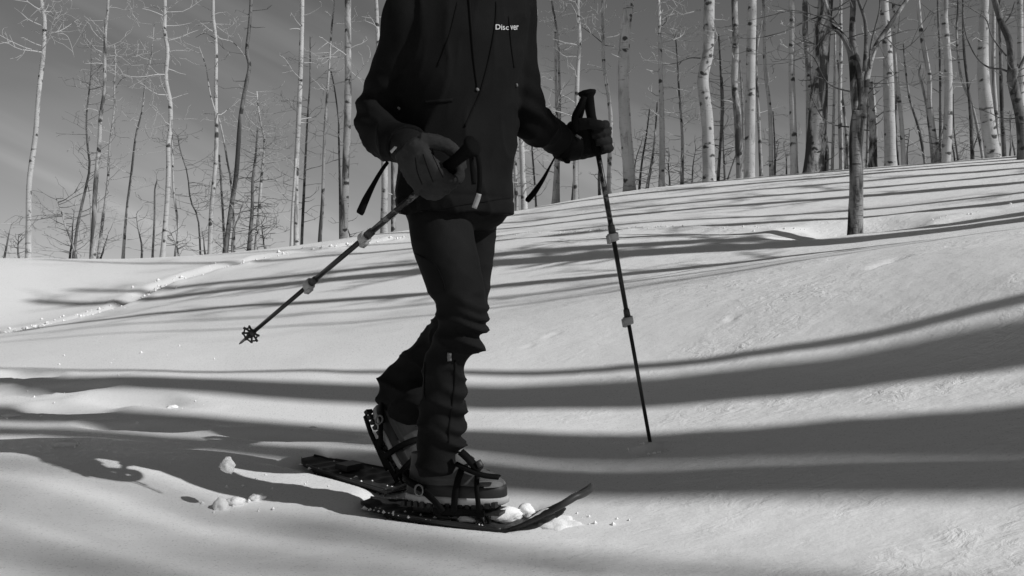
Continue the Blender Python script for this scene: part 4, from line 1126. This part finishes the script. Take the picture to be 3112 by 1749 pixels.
# ------------------------------------------------------------------ snowshoes
def snowshoe(tail, head, f, L, label, boot_M, pitch_boot):
    d = (head-tail).normalized(); up = Vector((0,0,1)); l = up.cross(d).normalized(); up = d.cross(l)
    M = frame(tail, d, up)
    root = empty('snowshoe', tail)
    def prof(s):                      # half width and rise along the deck, s from 0 to 1
        w = float(np.interp(s, [0,.04,.12,.25,.45,.60,.80,.90,.96,1.0], [.030,.052,.072,.090,.104,.110,.112,.106,.094,.066]))
        z = .004+max(0, (s-.70)/.30)**1.35*.105+.010*max(0, (.06-s)/.06)
        return w, z
    nS, nW = 60, 14
    q = MB(); top = []; bot = []
    for i in range(nS+1):
        s = i/nS; w, z = prof(s); x = L*(s-.03*max(0,(s-.75))/.25*.6)
        dz = (prof(min(1, s+.01))[1]-prof(max(0, s-.01))[1])
        for j in range(nW+1):
            t = -1+2*j/nW
            rim = (.006+.010*max(0, (s-.72)/.28))*(abs(t) > .86)+.002*math.cos(t*9)*(1 if .2 < s < .8 else 0)
            rib = .0035*(abs(math.sin(s*38)) > .86)*(abs(t) < .8)
            q.v.append(M@Vector((x, w*t, z+.004+rim+rib)))
        for j in range(nW+1):
            t = -1+2*j/nW
            q.v.append(M@Vector((x, w*t*1.02, z-.003)))
    W2 = 2*(nW+1)
    for i in range(nS):
        for j in range(nW):
            a_ = i*W2+j; q.face((a_, a_+W2, a_+W2+1, a_+1))
            b_ = i*W2+nW+1+j; q.face((b_, b_+1, b_+W2+1, b_+W2))
        a_ = i*W2; q.face((a_, a_+nW+1, a_+W2+nW+1, a_+W2))
        a_ = i*W2+nW; q.face((a_, a_+W2, a_+W2+nW+1, a_+nW+1))
    q.face(tuple(range(0, nW+1))+tuple(range(2*nW+1, nW, -1)))
    e = nS*W2; q.face(tuple(range(e+nW, e-1, -1))+tuple(range(e+nW+1, e+2*nW+2)))
    deck = q.build('deck', M_DECK, root)
    q = MB(); k = []
    for s in [.74+.26*i/15 for i in range(16)]: w, z = prof(s); k.append((L*(s-.03*max(0,(s-.75))/.25*.6), -w, z+.006))
    wN = prof(1.0)[0]; xN = k[-1][0]; zN = k[-1][2]
    k += [(xN+.010*math.cos(a_), wN*math.sin(a_), zN+.001) for a_ in (-1.1,-.7,-.3,0,.3,.7,1.1)]
    k += [(x_, -y_, z_) for x_, y_, z_ in reversed(k[:16])]
    q.tube([M@Vector(v) for v in k], [.004+.006*min(1, i/14, (len(k)-1-i)/14) for i in range(len(k))], 8)
    q.build('tip_rim', M_DECK, deck)
    for s in (-1, 1):                 # toothed rails
        q = MB()
        for i in range(17):
            x = L*(.16+.032*i); w = prof(.16+.032*i)[0]*.86
            z = prof(.16+.032*i)[1]
            b0 = M@Vector((x, s*w, z-.002)); ex, ey, ez = (M.to_3x3()@Vector(v) for v in ((1,0,0),(0,1,0),(0,0,1)))
            q.box(b0-ez*.004, ex*(L*.016), ey*.0015, ez*.006)
            n0 = len(q.v)
            for xx in (-.006, .006):
                for yy in (-.0015, .0015): q.v.append(b0+ex*xx+ey*yy-ez*.009)
            for yy in (-.0012, .0012): q.v.append(b0+ey*yy-ez*.022)
            q.face((n0, n0+1, n0+5, n0+4)); q.face((n0+2, n0+4, n0+5, n0+3)); q.face((n0, n0+4, n0+2)); q.face((n0+1, n0+3, n0+5)); q.face((n0, n0+2, n0+3, n0+1))
        o = q.build('rail', M_DSTEEL, root, smooth=False); o['kind'] = 'stuff'
    # deck edge guards and the two ladder slots that catch snow
    for s in (-1, 1):
        q = MB(); k = []
        for i in range(34):
            ss = .10+.60*i/33; w, z = prof(ss); k.append(M@Vector((L*ss, s*w*1.0, z+.007)))
        q.tube(k, .0042, 6); q.build('edge_bar', M_DSTEEL, root)
    # binding: plate, side walls, three toe straps, heel strap
    B = boot_M
    q = MB(); q.box(B@Vector((.105,0,-.013)), B.to_3x3()@Vector((.098,0,0)), B.to_3x3()@Vector((0,.046,0)), B.to_3x3()@Vector((0,0,.004)))
    bind = q.build('binding_plate', M_DSTEEL, root, smooth=False)
    for s in (-1, 1):
        q = MB(); q.box(B@Vector((.085,s*.062,-.008)), B.to_3x3()@Vector((.080,0,0)), B.to_3x3()@Vector((0,.003,0)), B.to_3x3()@Vector((0,0,.009)))
        q.build('binding_wall', M_BLACK, bind, smooth=False)
    def wrap(x0, x1, zt, wd, name='strap'):
        pts = []; nn = []
        for j in range(21):
            a_ = math.pi*j/20
            y = .066*math.cos(a_); y = math.copysign(abs(y/.066)**.7*.066, y)
            z = -.008+(zt+.008)*math.sin(a_)**.65
            x = x0+(x1-x0)*math.sin(a_)
            pts.append(B@Vector((x, y, z))); nn.append(B.to_3x3()@Vector((0, math.cos(a_), math.sin(a_)+.05)))
        b = MB(); b.strip(pts, wd, nn, .0022); return b.build(name, M_BLACK, bind)
    wrap(.072, .092, .122, .0095); wrap(.150, .135, .100, .007)
    hp = []; hn = []
    for j in range(17):
        a_ = math.pi*j/16-math.pi/2
        hp.append(B@Vector((-.020-.096*math.cos(a_), .062*math.sin(a_), .052+.03*math.cos(a_)))); hn.append(B.to_3x3()@Vector((-math.cos(a_), math.sin(a_), 0)))
    b = MB(); b.strip(hp, .011, hn, .0025); b.build('heel_strap', M_BLACK, bind)
    for s in (-1, 1):
        c = B@Vector((-.036, s*.068, .050)); ex = B.to_3x3()@Vector((1,0,0)); ez = B.to_3x3()@Vector((0,0,1)); ey = B.to_3x3()@Vector((0,1,0))
        q = MB(); k = [c+ex*(.013*math.cos(t))+ez*(.016*math.sin(t)) for t in [2*math.pi*j/20 for j in range(21)]]
        q.tube(k, .0030, 6, cap=False); q.build('buckle', M_GREYWEB, bind)
        q = MB(); q.strip([c+ex*.012, c+ex*.05-ez*.03, c+ex*.075-ez*.058], .009, ey*s, .002); q.build('strap', M_BLACK, bind)
    # crampon teeth under the toe and heel riser
    q = MB()
    for i in range(4):
        y = -.045+.03*i
        q.tube([B@Vector((.150, y, -.014)), B@Vector((.156, y, -.045))], [.008,.0015], 4)
    o = q.build('crampon', M_DSTEEL, bind); o['kind'] = 'stuff'
    q = MB(); rx = L*.30
    q.box(M@Vector((rx,0,.022)), M.to_3x3()@Vector((.028,0,0)), M.to_3x3()@Vector((0,.040,0)), M.to_3x3()@Vector((0,0,.010)))
    q.build('heel_rest', M_DSTEEL, root, smooth=False)
    tag(root, label, 'snowshoe', 'snowshoes on the feet of the walker')
    return root, M, bind
shoeR, MSR, bindR = snowshoe(ra+Vector((0,0,-.016)), rb+Vector((0,0,-.016)), F_SHOE_R, R_LEN, 'leading snowshoe with upturned tip under the flat boot', MBR, 0)
shoeL, MSL, bindL = snowshoe(la+Vector((0,0,-.018)), lb+Vector((0,0,-.018)), F_SHOE_L, L_LEN, 'trailing snowshoe lying flat behind under the lifted heel', MBL, 0)
# loose strap tails on the leading boot
strap([(1400,1372,2.90,.011),(1422,1392,2.89,.011),(1440,1412,2.885,.011),(1462,1428,2.88,.012)], 'strap', M_BLACK, bindR, face=Vector((-.2,-.6,.8)), n=12, thick=.003)
strap([(1385,1408,2.90,.006),(1425,1428,2.88,.007),(1470,1444,2.87,.007),(1512,1449,2.87,.007),(1517,1450,2.87,.006)], 'strap', M_BLACK, bindR, face=Vector((-.1,-.6,.8)), n=16, thick=.004)
strap([(1452,1400,2.885,.008),(1462,1418,2.88,.009)], 'buckle', M_CLAMP_D, bindR, face=Vector((-.2,-.6,.8)), n=4, thick=.005)
# strap that drops from the lifted heel of the trailing foot to its deck
strap([(1110,1262,3.40,.010),(1125,1310,3.38,.009),(1145,1355,3.36,.009),(1165,1400,3.33,.009),(1178,1425,3.31,.009)], 'strap', M_BLACK, bindL, face=Vector((-.8,-.6,.1)), n=16, thick=.003)

# ------------------------------------------------------------------ loose snow
def lump(name, c, rx, ry, rz, seed, label, group=None, rot=0.0, parent=None, sub=3, rough=1.0):
    bm = bmesh.new(); bmesh.ops.create_icosphere(bm, subdivisions=sub, radius=1)
    R = Matrix.Rotation(rot, 3, 'Z')
    for v in bm.verts:
        p = v.co.copy(); k = 1+rough*(.32*mnoise.noise(p*1.3+Vector((seed*3.7,0,0)))+.26*(.5-abs(mnoise.noise(p*2.6+Vector((0,seed*2.1,0))))*1.8)+.14*(.5-abs(mnoise.noise(p*5.5+Vector((seed,0,0))))*1.8))
        q = Vector((p.x*rx, p.y*ry, p.z*rz))*k
        v.co = R@q
    me = bpy.data.meshes.new(name); bm.to_mesh(me); bm.free()
    me.materials.append(M_CHUNK); me.polygons.foreach_set('use_smooth', [True]*len(me.polygons))
    o = bpy.data.objects.new(name, me); COL.objects.link(o); o.location = c
    tag(o, label, 'snow chunk', group)
    return o
def on_snow(dx, dy, lift=0.0):
    p = ground_at(dx, dy); p.z = gz(p.x, p.y)+lift; return p
gs = on_snow(476, 1264)
best = min((abs(CXD+(gs+SUN*t).x/(gs+SUN*t).y*FD-573), t) for t in [i*.004 for i in range(80)])
lump('snow_chunk', gs+SUN*best[1], .019, .018, .023, 1, 'snow chunk kicked up in mid air above its own shadow', 'kicked-up snow chunks')
lump('snow_chunk', on_snow(554, 1290, .010), .022, .020, .021, 2, 'round snow chunk with a short dark shadow, end of a small row', 'kicked-up snow chunks')
lump('snow_chunk', on_snow(592, 1281, .008), .026, .016, .014, 3, 'oblong snow chunk in the middle of a small row', 'kicked-up snow chunks', .2)
lump('snow_chunk', on_snow(648, 1268, .008), .024, .013, .013, 4, 'slim snow chunk at the end of a small row toward the snowshoe', 'kicked-up snow chunks', .5)
lump('snow_chunk', on_snow(434, 1022, .004), .026, .016, .010, 5, 'flat white snow flake lying by the old trail', 'kicked-up snow chunks', .2)
lump('snow_chunk', on_snow(785, 1081, .004), .020, .012, .007, 6, 'thin snow flake on the edge of a tree shadow behind the trailing foot', 'kicked-up snow chunks', .2)
lump('snow_chunk', on_snow(165, 1128, .004), .040, .022, .014, 7, 'broken snow heap at the rim of the dark shadow pool', 'kicked-up snow chunks', .3)
lump('snow_chunk', on_snow(30, 1052, .004), .045, .02, .012, 8, 'low snow clod beside the old trail at the shadow edge', 'kicked-up snow chunks', .1)
p = MSR@Vector((R_LEN*.665, -.015, .028)); lump('snow_clump', p, .050, .020, .020, 9, 'bright snow clump lying on the deck before the toe', 'snow on the snowshoe', -.1+.55)
p = MSR@Vector((R_LEN*.72, .035, .034)); lump('snow_clump', p, .024, .018, .018, 10, 'small snow clump on the far side of the deck', 'snow on the snowshoe', .2)
p = MSR@Vector((R_LEN*.53, -.075, .016)); lump('snow_clump', p, .026, .010, .010, 11, 'snow packed along the deck edge under the boot', 'snow on the snowshoe', -.4)
p = MSR@Vector((R_LEN*.945, -.03, -.010)); 
wedge = lump('snow_clump', MSR@Vector((R_LEN*.90, -.03, -.012)), .105, .07, .050, 12, 'snow piled up under the upturned tip of the snowshoe', 'snow on the snowshoe', -.40, sub=4, rough=.9)
# crumbs too small and many to count
def crumbs(name, pts, label):
    q = MB(); rg = random.Random(5)
    for p, r in pts:
        n0 = len(q.v)
        t = [Vector((rg.uniform(.6,1.2)*x, rg.uniform(.6,1.2)*y, rg.uniform(.6,1.2)*z)) for x, y, z in ((1,0,0),(0,1,0),(-1,0,0),(0,-1,0),(0,0,1),(0,0,-.6))]
        q.v.extend(p+v*r for v in t)
        for f in ((0,1,4),(1,2,4),(2,3,4),(3,0,4),(1,0,5),(2,1,5),(3,2,5),(0,3,5)): q.face(tuple(n0+i for i in f))
    o = q.build(name, M_CHUNK, smooth=False); tag(o, label, 'snow', None, 'stuff'); return o
pts = []; rg = random.Random(77)
for path, k, sp, r0, r1 in ((ski_track, 420, .16, .006, .030), (ledge, 200, .09, .004, .014)):
    for i in range(k):
        q = at_path(path, rg.random()**1.2); x = q.x+rg.gauss(0, sp); y = q.y+rg.gauss(0, sp)
        r = r0+(r1-r0)*rg.random()**3; pts.append((Vector((x, y, gz(x, y)+r*.3)), r))
for i in range(60):
    dx, dy = rg.uniform(0, 560), rg.uniform(830, 1080); q = ground_at(dx, dy)
    r = .003+.010*rg.random()**3; pts.append((Vector((q.x, q.y, gz(q.x, q.y)+r*.3)), r))
for i in range(110):
    MM, LLn = (MSR, R_LEN) if i % 3 else (MSL, L_LEN)
    q = MM@Vector((LLn*rg.uniform(.04,.70), rg.choice((-1,1))*rg.uniform(.04,.11), .010)); r = .002+.006*rg.random()**2
    pts.append((q, r))
for cx_, cy_, n_, sx_, sy_ in ((560,1288,26,46,8),(640,1270,18,34,7),(434,1022,12,26,4),(785,1081,10,24,4),(165,1128,24,36,6),(700,1225,16,60,16),(1420,1315,26,60,10),(860,1185,30,60,10),(1560,1310,7,40,8)):
    for i in range(n_):
        q = ground_at(cx_+rg.gauss(0,sx_), cy_+rg.gauss(0,sy_)); r = .0016+.0065*rg.random()**3
        pts.append((Vector((q.x, q.y, gz(q.x, q.y)+r*.3)), r))
for i in range(60):
    q = ground_at(1638+rg.gauss(0,16), 1140+rg.gauss(0,5)); r = .003+.005*rg.random()
    pts.append((Vector((q.x, q.y, gz(q.x, q.y)+r*.3)), r))
crumbs('snow_crumbs', pts, 'loose snow crumbs scattered along the tracks')
